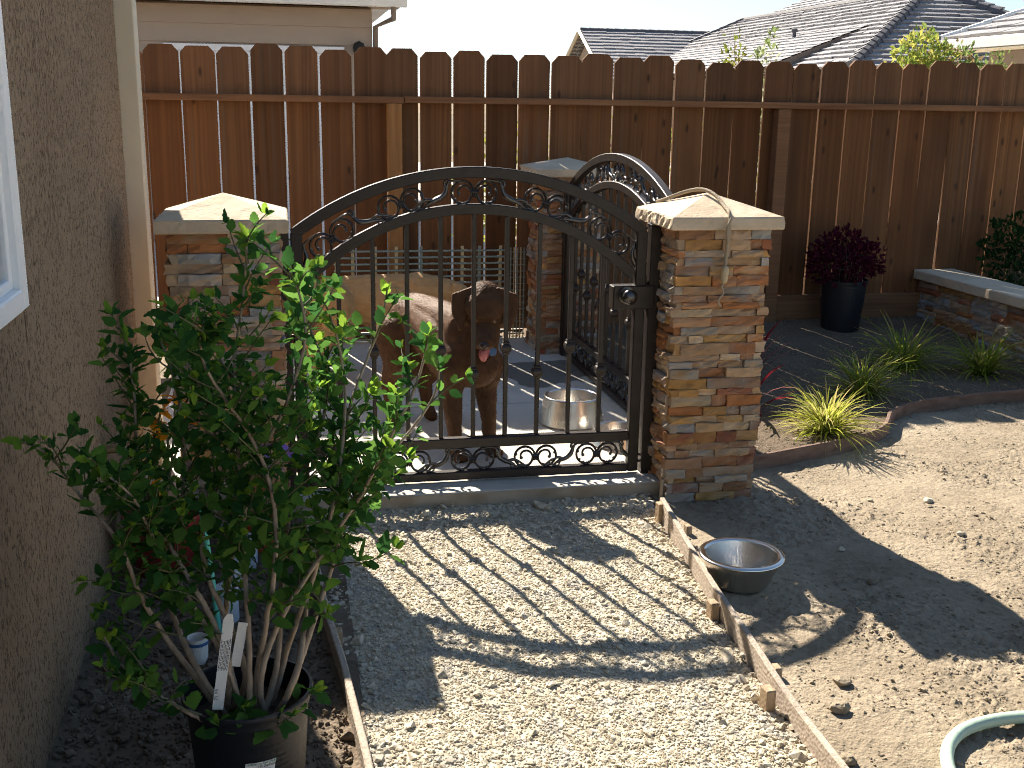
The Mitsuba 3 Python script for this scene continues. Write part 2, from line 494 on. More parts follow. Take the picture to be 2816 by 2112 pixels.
TG = pebble_templates(16, 18, rng, (.42, .7))
N = 66000
py = 1.75 + (4.09 - 1.75) * rng.random(N); px = edge_left(py) + .012 + (edge_right(py) - edge_left(py) - .024) * rng.random(N)
sc = np.exp(rng.normal(math.log(.0043), .30, N)); big = rng.random(N) < .03; sc[big] *= rng.uniform(1.6, 2.6, big.sum())
side = np.minimum(px - edge_left(py), edge_right(py) - px); edge_big = (side < .10) & (rng.random(N) < .22); sc[edge_big] *= rng.uniform(1.4, 2.2, edge_big.sum())
heap = (py > 3.80) & (rng.random(N) < .45); sc[heap] *= rng.uniform(1.2, 1.9, heap.sum())
pz = gravel_height(px, py) + sc * rng.uniform(-.1, .35, N)
m, _ = scatter(TG, np.stack([px, py, pz], 1), sc, rng, tilt=False)
put('gravel', m, 'm_gravel', label='loose tan crushed gravel covering the path between the two edging boards', category='gravel', kind='stuff')

N = 70000
cy = 1.75 + (7.2 - 1.75) * rng.random(N) ** 1.5; cx = rng.uniform(1.28, 4.6, N)
dens = meshkit.fbm(np.stack([cx * 2.7, cy * 2.7, cx * 0], -1), 3, 12); keep = (rng.random(N) < np.clip((dens - .30) * 2.6, .06, 1)) & (cx > edge_right(np.clip(cy, 1.4, 4.1)) + .03)
keep &= ~((cx < 1.9) & (cy > 4.0) & (cy < 4.4)); keep &= ~((cx < 1.72) & (cy > 4.0))
cx, cy = cx[keep], cy[keep]
sc = np.exp(rng.normal(math.log(.0041), .45, len(cx)))
m, _ = scatter(TP, np.stack([cx, cy, np.maximum(yard_height(cx, cy), bed_height(cx, cy)) + .05 * sc], 1), sc, rng, tilt=False)
put('dirt_clod_cover', m, 'm_dirt', label='small crumbled clods strewn over the bare yard dirt', category='dirt clods', kind='stuff')
N = 9000
cx = rng.uniform(-.59, .13, N); cy = rng.uniform(1.7, 4.05, N); keep = cx < edge_left(cy) - .02; cx, cy = cx[keep], cy[keep]
sc = np.exp(rng.normal(math.log(.0060), .50, len(cx)))
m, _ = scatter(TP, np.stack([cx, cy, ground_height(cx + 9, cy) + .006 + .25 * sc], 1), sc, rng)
put('side_clod_cover', m, 'm_side_dirt_shade', label='crumbled clods and pebbles on the shaded dirt beside the house wall', category='dirt clods', kind='stuff')

rocks = [(2.535, 3.821, .024, 'small rock farthest out on the open dirt near the garden bed', 'm_gravel'), (1.93, 3.40, .020, 'small stone lying in the shadow of the right pillar', 'm_gravel'),
         (2.307, 3.874, .016, 'pebble in front of the curved bed edging', 'm_gravel'), (2.0, 3.90, .03, 'dull rock at the right corner of the right pillar base', 'm_dirt'),
         (1.40, 2.40, .034, 'flat clod beside the right path edging, second from the frame bottom', 'm_dirt'), (1.475, 2.53, .030, 'upper one of the clods beside the right path edging', 'm_dirt'),
         (1.31, 2.18, .028, 'clod beside the right path edging nearest the frame bottom', 'm_dirt'), (2.45, 3.46, .02, 'small pale stone on the sunlit dirt right of the pillar shadow', 'm_gravel')]
for i, (x, y, s, lab, mat) in enumerate(rocks):
    rr = R_(50 + i); tv, tf = pebble_templates(1, 26, rr, (.5, .65))[0]
    solo('rock', (tv @ rot([0, 0, 1], rr.uniform(0, 360)).T * s + [x, y, yard_height(np.array([x]), np.array([y]))[0] + .25 * s], tf), mat, lab, 'rock')

# slab
SZ = .055
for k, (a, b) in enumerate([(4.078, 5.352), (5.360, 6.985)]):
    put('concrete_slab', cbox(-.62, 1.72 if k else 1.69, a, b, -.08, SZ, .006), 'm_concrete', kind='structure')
solo('form_stake', move(cbox(-.006, .006, -.006, .006, 0, .13, .001), rot([1, 0, 0], 6), (1.455, 4.02, -.04)), 'm_stake', 'thin pale wood sliver standing between the slab edge and right pillar', 'stake')


# ------------------------------------------------------------------ path edging
def ribbon_board(path, thick, z0, z1, wob=0, seed=0):
    p = np.asarray(path, float)[:, :2]; n = len(p)
    t = np.gradient(p, axis=0); t /= np.linalg.norm(t, axis=1, keepdims=True); nn = np.stack([-t[:, 1], t[:, 0]], 1)
    w = wob * (meshkit.noise(np.stack([p[:, 0] * 3, p[:, 1] * 3, p[:, 0] * 0], -1), seed) - .5)
    c = .003
    ring = [(-thick / 2, z0), (thick / 2, z0), (thick / 2, z1 - c), (thick / 2 - c, z1), (-thick / 2 + c, z1), (-thick / 2, z1 - c)]
    v = np.stack([np.concatenate([p + nn * a, (b + w)[:, None] if b > 0 else np.full((n, 1), b)], 1) for a, b in ring], 1).reshape(-1, 3)
    f = grid_faces(n, 6, True)
    e = np.array([[0, 1, 2], [0, 2, 3], [0, 3, 4], [0, 4, 5]])
    return v, np.vstack([f, e[:, ::-1], e + (n - 1) * 6])


ys = np.linspace(1.3, 3.87, 40)
t = thing('path_edging', 'right wood edging board running along the gravel path from the right pillar', 'garden edging')
put(t + '__board', ribbon_board(np.stack([edge_right(ys), ys], 1), .019, -.06, .062, .02, 3), 'm_edging')
for x, y, h in [(1.402, 3.83, .058), (1.283, 2.98, .052), (1.229, 2.45, .055)]:
    put(t + '__stake', move(cbox(-.014, .014, -.020, .020, -.05, h, .003), rot([0, 0, 1], 5), (x - .012, y, 0)), 'm_stake')
for x, y, h in [(1.44, 3.66, .03), (1.31, 2.6, .03)]:
    put(t + '__stake', cbox(x - .01, x + .012, y - .018, y + .018, -.05, h, .003), 'm_stake')
ys = np.linspace(1.3, 3.95, 40)
t = thing('path_edging', 'left wood edging board between the gravel path and the potted shrub', 'garden edging')
put(t + '__board', ribbon_board(np.stack([edge_left(ys), ys], 1), .019, -.06, .068, .02, 5), 'm_edging')
put(t + '__stake', cbox(.098, .124, 2.97, 3.01, -.05, .05, .003), 'm_stake')
t = thing('bed_edging', 'curved wood edging bent around the planting bed of grasses', 'garden edging')
put(t + '__board', ribbon_board(bed_line(70), .018, -.05, .066, .012, 7), 'm_bed_edging')

# ------------------------------------------------------------------ stonework
PAL = np.array([[.36, .235, .135], [.32, .13, .048], [.29, .25, .205], [.44, .335, .22], [.25, .090, .048], [.27, .27, .26], [.37, .205, .070], [.36, .26, .175], [.31, .165, .088]])


def stone(L0, L1, z0, z1, w, rg, back=-.03):
    """rough-faced block in (u, w, v): u along the face, w outwards, v up"""
    nx = max(3, int((L1 - L0) / .035) + 1); nz = 3
    u = np.linspace(L0, L1, nx); v = np.linspace(z0, z1, nz)
    U, V = np.meshgrid(u, v)
    W = w + rg.normal(0, .0036, U.shape) + rg.uniform(-.004, .004) * (U - L0) / max(L1 - L0, .01)
    U[:, 1:-1] += rg.normal(0, .003, U[:, 1:-1].shape)
    V[0] += rg.uniform(-.0012, .0012, nx); V[-1] += rg.uniform(-.0012, .0012, nx)
    edge = np.zeros_like(W, bool); edge[0] = edge[-1] = True; edge[:, 0] = edge[:, -1] = True
    W[edge] -= rg.uniform(.0005, .009, edge.sum())
    fr = np.stack([U, W, V], -1).reshape(-1, 3)
    idx = np.arange(nz * nx).reshape(nz, nx)
    loop = np.r_[idx[0], idx[1:, -1], idx[-1, -2::-1], idx[-2:0:-1, 0]]
    bk = fr[loop].copy(); bk[:, 1] = back
    f = grid_faces(nz, nx); n0 = len(fr); k = len(loop); i = np.arange(k)
    a, b = loop[i], loop[(i + 1) % k]
    side = np.vstack([np.stack([b, a, n0 + i], 1), np.stack([b, n0 + i, n0 + (i + 1) % k], 1)])
    return np.vstack([fr, bk]), np.vstack([f, side])


def stone_colors(nv, rg, weights):
    a, b = PAL[rg.choice(len(PAL), 2, p=weights)]
    w = np.clip(rg.normal(.15, .22, (nv, 1)), 0, 1) if rg.random() < .75 else rg.uniform(0, 1, (nv, 1))
    return np.clip((a * (1 - w) + b * w) * rg.uniform(.8, 1.18) * rg.normal(1, .09, (nv, 1)), .02, .8)


def courses(z0, z1, rg, lo=.024, hi=.046):
    zs = [z0]
    while zs[-1] < z1 - hi:
        zs.append(zs[-1] + rg.uniform(lo, hi))
    zs.append(z1)
    return zs


def stone_face(key, origin, ud, wd, L, zs, rg, own, weights, span=(.06, .21), proud=(.0, .022), gap=.0014):
    """own[k]: None or (extra at the start, extra at the end) for each course"""
    ud, wd = np.array(ud, float), np.array(wd, float)
    for k in range(len(zs) - 1):
        a, b = own[k]
        u = a; cuts = [a]
        while True:
            s = rg.uniform(*span)
            if u + s > L + b - .05:
                break
            u += s; cuts.append(u)
        cuts.append(L + b)
        for q in range(len(cuts) - 1):
            c0, c1, h0, h1 = cuts[q] + gap, cuts[q + 1] - gap, zs[k] + gap * .6, zs[k + 1] - gap * .6
            parts = [(c0, c1, h0, h1)]
            for (c0, c1, h0, h1) in parts:
                v, f = stone(c0, c1, h0, h1, rg.uniform(*proud), rg)
                P = np.asarray(origin)[None] + v[:, :1] * ud + v[:, 1:2] * wd + v[:, 2:] * [0, 0, 1.0]
                if np.cross(ud, [0, 0, 1.0]) @ wd < 0:
                    f = f[:, ::-1].copy()
                put(key + '__stone', (P, f), 'm_stone', color=stone_colors(len(P), rg, weights))


def cap_mesh(x0, x1, y0, y1, z0, z1, za, seed):
    n = 26
    s = np.linspace(0, 1, n)
    rg = R_(seed)
    ring = np.vstack([np.stack([x0 + (x1 - x0) * s[:-1], 0 * s[:-1] + y0], 1), np.stack([0 * s[:-1] + x1, y0 + (y1 - y0) * s[:-1]], 1),
                      np.stack([x1 - (x1 - x0) * s[:-1], 0 * s[:-1] + y1], 1), np.stack([0 * s[:-1] + x0, y1 - (y1 - y0) * s[:-1]], 1)])
    c = np.array([(x0 + x1) / 2, (y0 + y1) / 2]); k = len(ring)
    rows = []
    for t, zz, amp in [(.0, z1, .0), (0, z1 - .006, .5), (0, (z0 + z1) / 2, 1), (0, z0 + .006, .7), (0, z0, .4)]:
        d = (ring - c) / np.abs(ring - c).max(1, keepdims=True)
        rough = np.zeros(k); rough[3 * (n - 1):] = 1.0; rough[:n - 1] = .18; rough[n - 1:3 * (n - 1)] = .5
        j = rg.normal(0, .0045, k) * rough * amp + (-.004 if zz in (z1, z0) else 0)
        zj = rg.normal(0, .0022, k) * rough * (amp > 0) if zz not in (z0,) else 0
        rows.append(np.concatenate([ring + d * j[:, None], np.full((k, 1), zz) + (np.reshape(zj, (-1, 1)) if np.ndim(zj) else 0)], 1))
    inner = np.concatenate([c + (ring - c) * .5, np.full((k, 1), z1 + (za - z1) * .5)], 1)
    apex = np.array([[c[0], c[1], za]])
    bot = np.array([[c[0], c[1], z0]])
    v = np.vstack([rows[4], rows[3], rows[2], rows[1], rows[0], inner, apex, bot])
    f = grid_faces(6, k, True); i = np.arange(k)
    f = np.vstack([f, np.stack([5 * k + i, 5 * k + (i + 1) % k, i * 0 + 6 * k], 1), np.stack([(i + 1) % k, i, i * 0 + 6 * k + 1], 1)])
    return v, f


def pillar(x0, x1, y0, y1, z0, z1, seed, label, weights, capz=(1.093, 1.142, 1.218), over=(.042, .042, .040, .040)):
    t = thing('stone_pillar', label, 'pillar', 'stacked stone pillars of the dog pen')
    rg = R_(seed); w = np.array(weights, float); w /= w.sum()
    put(t + '__core', cbox(x0 + .018, x1 - .018, y0 + .018, y1 - .018, z0, capz[0], .002), 'm_mortar')
    zs = courses(z0, z1, rg); n = len(zs) - 1
    o, own, run = 0, [], 0
    for k in range(n):
        if run <= 0:
            o, run = 1 - o, rg.integers(1, 4); e = rg.uniform(.0, .014, 4)
        run -= 1; own.append((o, e + rg.uniform(-.003, .003, 4)))
    D = .026
    faces = [((x0, y0, 0), (1, 0, 0), (0, -1, 0), x1 - x0, 0), ((x1, y0, 0), (0, 1, 0), (1, 0, 0), y1 - y0, 1),
             ((x1, y1, 0), (-1, 0, 0), (0, 1, 0), x1 - x0, 0), ((x0, y1, 0), (0, -1, 0), (-1, 0, 0), y1 - y0, 1)]
    for (org, ud, wd, L, par) in faces:
        ex = [(-e[0], e[1]) if o == par else (D, -D) for o, e in own]
        stone_face(t, org, ud, wd, L, zs, rg, ex, w)
    put(t + '__cap', cap_mesh(x0 - over[0], x1 + over[1], y0 - over[2], y1 + over[3], *capz, seed), 'm_cap')
    return t


WARM = [3, 3, 2, 2, 1.2, 1.2, 2.4, 3, 2.5]
pillar(1.472, 1.842, 4.008, 4.378, -.05, 1.094, 21, 'stacked stone pillar right of the front gate with a leash over its cap', WARM)
pillar(-.400, -.030, 4.008, 4.378, -.05, 1.094, 22, 'left stone pillar with a sunlit cap behind the potted shrub', [2.5, 2, 3, 2.5, 1.2, 2, 1.5, 3, 2])
pillar(1.515, 1.885, 6.455, 6.825, .05, 1.13, 23, 'far stone pillar in the fence shade at the far end of the side gate', [2, 3, 2.5, 1, 2.5, 1.5, 1.5, 2, 3], capz=(1.13, 1.178, 1.235), over=(.06, .06, .055, .055))

# planter wall on the right
t = thing('planter_wall', 'low stacked stone planter wall with a flat cap at the right side', 'wall')
rg = R_(31); w = np.array([2, 2, 3.4, 1.2, 1.6, 3, 1, 2.5, 2]); w /= w.sum()
put(t + '__core', cbox(4.42, 4.64, 4.6, 7.03, -.06, .385, .002), 'm_mortar')
zs = courses(-.05, .388, rg, .03, .05)
stone_face(t, (4.40, 7.03, 0), (0, -1, 0), (-1, 0, 0), 2.43, zs, rg, [(0, 0)] * (len(zs) - 1), w, span=(.09, .30), proud=(.0, .022))
for a, b in [(4.6, 5.6), (5.604, 6.45), (6.454, 7.035)]:
    put(t + '__cap_slab', cbox(4.345, 4.655, a, b, .39, .455, .006), 'm_cap')
put('planter_soil', patch(4.63, 6.6, 4.6, 7.03, .05, lambda x, y: ground_height(x, y) + .36), 'm_soil', True, kind='structure')

# ------------------------------------------------------------------ fence
FY = 7.045
t = thing('wood_fence', 'tall dog eared brown wood board fence across the back of the yard', 'fence')
gaps = GAPS
gw = R_(5).uniform(.005, .009, len(gaps)); gw[[7, 8, 9, 10, 11, 12, 14, 15, 16, 17]] = [.006, .010, .012, .012, .014, .010, .014, .014, .012, .013]; gw[13] = .003; gw[17] = .007
rg = R_(6)
for k in range(len(gaps) - 1):
    a, b = gaps[k] + gw[k] / 2, gaps[k + 1] - gw[k + 1] / 2
    z1 = 1.851 + rg.normal(0, .008) + .008 * math.sin(k * .25 - 1.25); z0 = .262 + rg.uniform(-.01, .01); e = rg.uniform(.036, .044)
    l = rg.normal(0, .0035)
    put(t + '__board', prism([(a - l, z0), (b - l, z0), (b + l, z1 - e), (b + l - e * .9, z1), (a + l + e * .9, z1 - .001), (a + l, z1 - e)], 'y', FY - .004 + rg.uniform(-.003, .003), FY + .014), 'm_fence')
put(t + '__rail', cbox(-2.05, .741, FY - .095, FY - .008, 1.537, 1.577, .003), 'm_rail')
put(t + '__rail', cbox(.745, 5.5, FY - .093, FY - .008, 1.541, 1.581, .003), 'm_rail')
put(t + '__kickboard', cbox(-2.05, 5.5, FY - .045, FY - .008, .108, .291, .003), 'm_kick')
for x in (-1.69, .640, 3.197, 5.36):
    put(t + '__post', cbox(x, x + .088, FY - .100, FY - .010, -.10, 1.536, .003), 'm_post' if x == .640 else 'm_kick')


# ------------------------------------------------------------------ gates
def arc(xa, xb, za, zp, n=49):
    """points of a circular arc from (xa, za) over apex height zp to (xb, za)"""
    c, h = (xb - xa) / 2, zp - za
    R = (c * c + h * h) / (2 * h); th = np.linspace(-math.asin(c / R), math.asin(c / R), n)
    return np.stack([(xa + xb) / 2 + R * np.sin(th), zp - R + R * np.cos(th)], 1)


def arch_bar(top, th, y0, y1):
    """square bar under a 2-D arc"""
    d = np.gradient(top, axis=0); d /= np.linalg.norm(d, axis=1, keepdims=True); nn = np.stack([d[:, 1], -d[:, 0]], 1)
    low = top + nn * th; c = .003; n = len(top)
    ring = [(top, y0 + c), (top, y1 - c), (top * .93 + low * .07, y1), (low * .93 + top * .07, y1), (low, y1 - c), (low, y0 + c), (low * .93 + top * .07, y0), (top * .93 + low * .07, y0)]
    v = np.stack([np.stack([q[:, 0], np.full(n, y), q[:, 1]], 1) for q, y in ring], 1).reshape(-1, 3)
    e = np.array([[0, k, k + 1] for k in range(1, 7)])
    return v, np.vstack([grid_faces(n, 8, True)[:, ::-1], e, (e + (n - 1) * 8)[:, ::-1]])


def spiral(cx, cz, R, turn, start, n=40, inner=.30, turns=1.55):
    a = np.linspace(0, 1, n); th = math.radians(start) + turn * a * turns * 2 * np.pi
    r = R * (1 - (1 - inner) * np.clip((a - .52) / .48, 0, 1) ** .85)
    return np.stack([cx + r * np.cos(th), cz + r * np.sin(th)], 1)


def blob(p, r):
    m = trimesh.creation.icosphere(1, r)
    return np.array(m.vertices) + p, np.array(m.faces)


def scroll_pair(mapf, s, R, up, leaf_h, pitch, link):
    """two mirrored C scrolls; linked pairs carry the S curved acanthus stems to their neighbours; mapf(s, h) -> panel (x, z)"""
    out = []
    sg = 1 if up else -1
    def curve(pts, r, sides=6, n=None):
        p = np.array(pts, float)
        if n:
            p = smooth_path(np.c_[p, np.zeros(len(p))], n)[:, :2]
        q = np.array([mapf(a, sg * b) for a, b in p]); out.append(tube(np.stack([q[:, 0], 0 * q[:, 0], q[:, 1]], 1), r, sides))
    def bud(a, b, r):
        q = mapf(a, sg * b); out.append(blob([q[0], 0, q[1]], r))
    low = -(leaf_h - R) * .75
    for m_ in (-1, 1):
        c = s + m_ * R * .99
        sp = spiral(0, 0, R * .94, -m_, 205 if m_ > 0 else -25, 44, .36, 1.62)
        curve(sp + [c, low], np.r_[np.full(28, .0052), np.linspace(.0052, .0046, 16)])
        e = sp[-1]; bud(c + e[0], low + e[1], .0075)
        bud(c, -leaf_h + .004, .0082); bud(c - .012, -leaf_h + .010, .0055); bud(c + .012, -leaf_h + .010, .0055)
        bud(c + m_ * R * .80, low + R * .25, .0062); bud(c + m_ * R * .62, low - R * .5, .0052)
        if link:
            far = m_ * (pitch - 1.75 * R)
            curve([(c - m_ * R * .25, low + R * .97), (c + m_ * R * .55, low + R * 1.02), (c + m_ * R * 1.15, R * .80), (c + m_ * R * 1.42, R * .10), (s + far * .86, -R * .60), (s + far, -leaf_h * .93)],
                  np.interp(np.linspace(0, 1, 26), [0, .3, .55, .72, 1], [.0042, .0046, .0098, .0105, .0040]), 7, 26)
            curve([(c + m_ * R * 1.20, R * .50), (c + m_ * R * 1.42, R * .92), (c + m_ * R * 1.24, R * 1.06), (c + m_ * R * 1.10, R * .92)], np.linspace(.0065, .0040, 12), 6, 12)
            curve([(s + far * .80, -R * .45), (s + far * .98, -R * .35), (s + far * 1.10, -R * .62), (s + far * 1.25, -leaf_h * .90)], np.linspace(.0070, .0036, 12), 6, 12)
            bud(c + m_ * R * 1.10, R * .92, .0062); bud(s + far, -leaf_h * .95, .0070)
        else:
            curve([(c, -leaf_h * .92), (c + m_ * R * .55, -leaf_h * .82), (c + m_ * R * 1.0, -leaf_h * .98), (c + m_ * R * 1.35, -leaf_h * .72)], np.linspace(.0058, .0034, 12), 6, 12)
    q0, q1 = mapf(s - .014, sg * low * .4), mapf(s + .014, sg * low * .4)
    out.append(tube([[q0[0], 0, q0[1]], [q1[0], 0, q1[1]]], .0078, 6))
    return cat(out)


def collar(z):
    pr = [(.0105, -.030), (.014, -.027), (.014, -.020), (.019, -.016), (.0215, -.006), (.0215, .004), (.018, .012), (.013, .016), (.015, .022), (.0105, .028)]
    v, f = lathe([(r * 1.30, h + z) for r, h in pr], 4)
    v[:, :2] = v[:, :2] @ rot([0, 0, 1], 45)[:2, :2].T
    return v, f


def gate(W, nb, npairs, place, label, za_out=1.080, zp_out=1.314, za_in=.907, zp_in=1.175, latch=True, npb=None):
    """gate of width W in its own frame (x along, z up), placed by the function place(mesh)"""
    t = thing('iron_gate', label, 'gate')
    d = .019
    P = lambda nm, m, sm=False, mat='m_iron': put(t + '__' + nm, place(m), mat, sm)
    o = arc(0, W, za_out, zp_out)
    P('arch', arch_bar(o, .042, -d, d), 40)
    i_ = arc(.042, W - .042, za_in, zp_in)
    P('inner_arch', arch_bar(i_, .040, -d + .001, d - .001), 40)
    for xa in (0, W - .044):
        P('stile', cbox(xa, xa + .044, -d - .0015, d + .0015, .066, za_out - (.012 if xa == 0 else .012), .004))
    P('bottom_rail', cbox(.044, W - .044, -d, d, .066, .101, .004))
    P('middle_rail', cbox(.044, W - .044, -d, d, .200, .242, .004))
    xs = .0435 + (W - .087) * (np.arange(nb) + 1) / (nb + 1)
    R = (((W - .084) / 2) ** 2 + (zp_in - za_in) ** 2) / (2 * (zp_in - za_in))
    for k, x in enumerate(xs):
        zt = zp_in - R + math.sqrt(R * R - (x - W / 2) ** 2) - .040
        b = cbox(x - .0085, x + .0085, -.0085, .0085, .243, zt, .0015)
        kn = collar(.607 if k % 2 else .505)
        P('baluster', cat([b, move(kn, None, (x, 0, 0))]))
    def arch_map(s, h):
        # s: arc length from the apex along the mid arc; h: offset across it
        Rm = ((W / 2) ** 2 + (zp_out - za_out) ** 2) / (2 * (zp_out - za_out)); zc = zp_out - Rm
        r = Rm - .042 - .052 - .012 * abs(s / (W / 2)) ** 2 * 2; th = s / r
        return (W / 2 + (r + h) * math.sin(th), zc + (r + h) * math.cos(th))
    sp = W * 1.03 / npairs
    for k in range(npairs):
        P('scroll_pair', scroll_pair(arch_map, (k - (npairs - 1) / 2) * sp, .0460, True, .050, sp, k % 2 == 0), 60, 'm_iron_gloss')
    n2 = npb or npairs
    for k in range(n2):
        P('scroll_pair', scroll_pair(lambda s, h: (s, .1505 + h), .044 + (W - .088) * (k + .5) / n2, .0450, True, .0490, (W - .088) / n2, k % 2 == 0), 60, 'm_iron_gloss')
    if latch:
        P('lock_box', cbox(W - .138, W + .034, -.032, .032, .755, .850, .004))
        P('knob', move(lathe([(.0001, .062), (.016, .061), (.026, .055), (.031, .045), (.030, .034), (.022, .026), (.013, .022), (.013, .006), (.034, .004), (.036, 0)], 28), rot([1, 0, 0], 90), (W - .082, -.032, .812)), 40, 'm_iron_gloss')
    return t


gate(1.392, 9, 5, lambda m: move(m, None, (.019, 4.21, 0)), 'front iron gate with an arched scrollwork top and a knob lock, closed before the dogs')
Rz = rot([0, 0, 1], 90)
gate(1.94, 13, 7, lambda m: move(m, Rz, (1.655, 4.44, .0)), 'side iron gate seen edge on between the right and far pillars', latch=False, npb=7)
for x0, x1, y0, y1, lab in [(-.028, .013, 4.185, 4.235, 'steel hinge post of the front gate beside the left pillar'), (1.424, 1.470, 4.185, 4.235, 'steel latch post of the front gate against the right pillar'),
                            (1.63, 1.68, 4.385, 4.428, 'steel post of the side gate behind the right pillar'), (1.63, 1.68, 6.392, 6.440, 'steel post of the side gate at the far pillar')]:
    t = thing('gate_post', lab, 'gate post')
    put(t + '__shaft', cbox(x0, x1, y0, y1, .052, 1.085, .003), 'm_iron')
    put(t + '__top_cap', cbox(x0 - .003, x1 + .003, y0 - .003, y1 + .003, 1.085, 1.094, .003), 'm_iron_gloss')
    if 'latch' in lab or 'hinge' in lab:
        for z in (.3, .88):
            put(t + '__bracket', cbox(x1 if x0 > 1 else x0 - .02, (x1 + .02) if x0 > 1 else x0, y0 + .012, y1 - .008, z, z + .05, .003), 'm_iron')

# ------------------------------------------------------------------ folded wire pen leaning on the fence
t = thing('wire_pen', 'grey wire pen panel leaning against the fence behind the dogs', 'wire panel')
tilt = rot([1, 0, 0], 3.5)
for k in range(15):
    z = .03 + k * .0405
    m = tube([[.29, 0, z], [1.36, 0, z]], .0068, 6)
    put(t + '__wire', move(m, tilt, (0, 6.885, SZ - .004)), 'm_wire', True)
for k, x in enumerate([.305, .405, .545, .675, .83, .95, 1.09, 1.20, 1.335]):
    put(t + '__strip', move(cbox(x - .010, x + .010, .006, .010, .01, .625, .001), tilt, (0, 6.885, SZ - .004)), 'm_wire_strip' if k not in (4, 7) else 'm_wire')
t = thing('wire_pen', 'folded wire pen panel standing edge on by the far pillar', 'wire panel')
for k in range(5):
    x = 1.415 + k * .022; mt = 'm_wire_strip' if k % 2 else 'm_wire'
    put(t + '__strip', cbox(x - .004, x + .004, 6.92, 6.924, .06, .655, .001), mt)
for k in range(14):
    z = .09 + k * .041
    put(t + '__wire', tube([[1.40, 6.93, z], [1.515, 6.93, z]], .0035, 6), 'm_wire', True)


# ------------------------------------------------------------------ dogs
def dog_body(O, F, bones, h=.016):
    F = np.array([F[0], F[1], 0.0]); F /= np.linalg.norm(F); L = np.array([-F[1], F[0], 0]); O = np.array(O)
    W = lambda p: O + F * p[0] + L * p[1] + np.array([0, 0, p[2]])
    sp = lambda p, r: m3.Manifold.sphere(r, 20).translate(tuple(W(p)))
    parts = [m3.Manifold.batch_hull([sp(p, r) for p, r in chain]) for chain in bones]
    b = m3.Manifold.batch_boolean(parts, m3.OpType.Add).refine_to_length(h).to_mesh()
    m = trimesh.Trimesh(b.vert_properties[:, :3], b.tri_verts, process=True)
    m.merge_vertices()
    trimesh.smoothing.filter_taubin(m, lamb=.5, nu=.52, iterations=18)
    v = np.array(m.vertices); n = np.array(m.vertex_normals)
    v = v + n * (.006 * (meshkit.fbm(v * 26, 3, 3) - .5))[:, None]
    return (v, np.array(m.faces)), W


def pair(f):
    return [f(-1), f(1)]


def fur_coat(key, body, F, n, length, seed, tones, skip=None):
    """short hairs lying back over the body"""
    rg = R_(seed); m = trimesh.Trimesh(*body, process=False)
    np.random.seed(seed)
    pts, fi = trimesh.sample.sample_surface(m, n, seed=seed)
    nn = m.face_normals[fi]
    back = np.array([-F[0], -F[1], -.75]) + .30 * (meshkit.noise(pts * 9, seed) - .5)[:, None] * np.array([F[1], -F[0], .8]) * 3
    d = back - nn * (back * nn).sum(1, keepdims=True); d /= np.linalg.norm(d, axis=1, keepdims=True) + 1e-9
    d = d + nn * rg.uniform(.10, .45, (n, 1)) + rg.normal(0, .16, (n, 3)); d /= np.linalg.norm(d, axis=1, keepdims=True)
    sd = np.cross(d, nn); sd /= np.linalg.norm(sd, axis=1, keepdims=True) + 1e-9
    L = length * rg.uniform(.6, 1.3, (n, 1)) * np.clip(.45 + (pts[:, 2:] - .1) / .5, .45, 1); w = .0011
    if skip is not None:
        L = L * np.where(skip(pts), .35, 1.0)[:, None]
    p0 = pts - nn * .001
    v = np.stack([p0 - sd * w, p0 + sd * w, p0 + d * L], 1).reshape(-1, 3)
    tn = meshkit.fbm(pts * 14, 3, seed)[:, None] * .6 + rg.random((n, 1)) * .4
    c = np.array(tones[0]) * (1 - tn) + np.array(tones[1]) * tn
    put(key + '__fur', (v, np.arange(3 * n).reshape(-1, 3)), 'm_fur_hair', color=np.repeat(c, 3, 0), kind='stuff')


def ear_mesh(pts, r):
    parts = [m3.Manifold.sphere(rr, 12).translate(tuple(p)) for p, rr in zip(pts, r)]
    b = m3.Manifold.batch_hull(parts).refine_to_length(.012).to_mesh()
    m = trimesh.Trimesh(b.vert_properties[:, :3], b.tri_verts, process=True)
    trimesh.smoothing.filter_taubin(m, iterations=6)
    return np.array(m.vertices), np.array(m.faces)


def legs(front_f, hind_f, sw, hw):
    out = []
    for s in (-1, 1):
        out += [[((-.03 + front_f, s * sw * .95, .40), .075), ((-.055 + front_f, s * sw, .30), .052)],
                [((-.055 + front_f, s * sw, .30), .050), ((front_f - .02, s * sw, .155), .034)],
                [((front_f - .02, s * sw, .155), .034), ((front_f - .012, s * sw, .06), .028)],
                [((front_f - .012, s * sw, .055), .029), ((front_f + .012, s * sw, .030), .034), ((front_f + .045, s * sw, .020), .024)],
                [((hind_f + .06, s * hw * .85, .44), .115), ((hind_f + .11, s * hw, .31), .082)],
                [((hind_f + .09, s * hw, .32), .080), ((hind_f - .035, s * hw, .19), .040)],
                [((hind_f - .045, s * hw, .175), .036), ((hind_f - .012, s * hw, .06), .027)],
                [((hind_f - .012, s * hw, .055), .028), ((hind_f + .012, s * hw, .028), .032), ((hind_f + .045, s * hw, .020), .024)]]
    return out


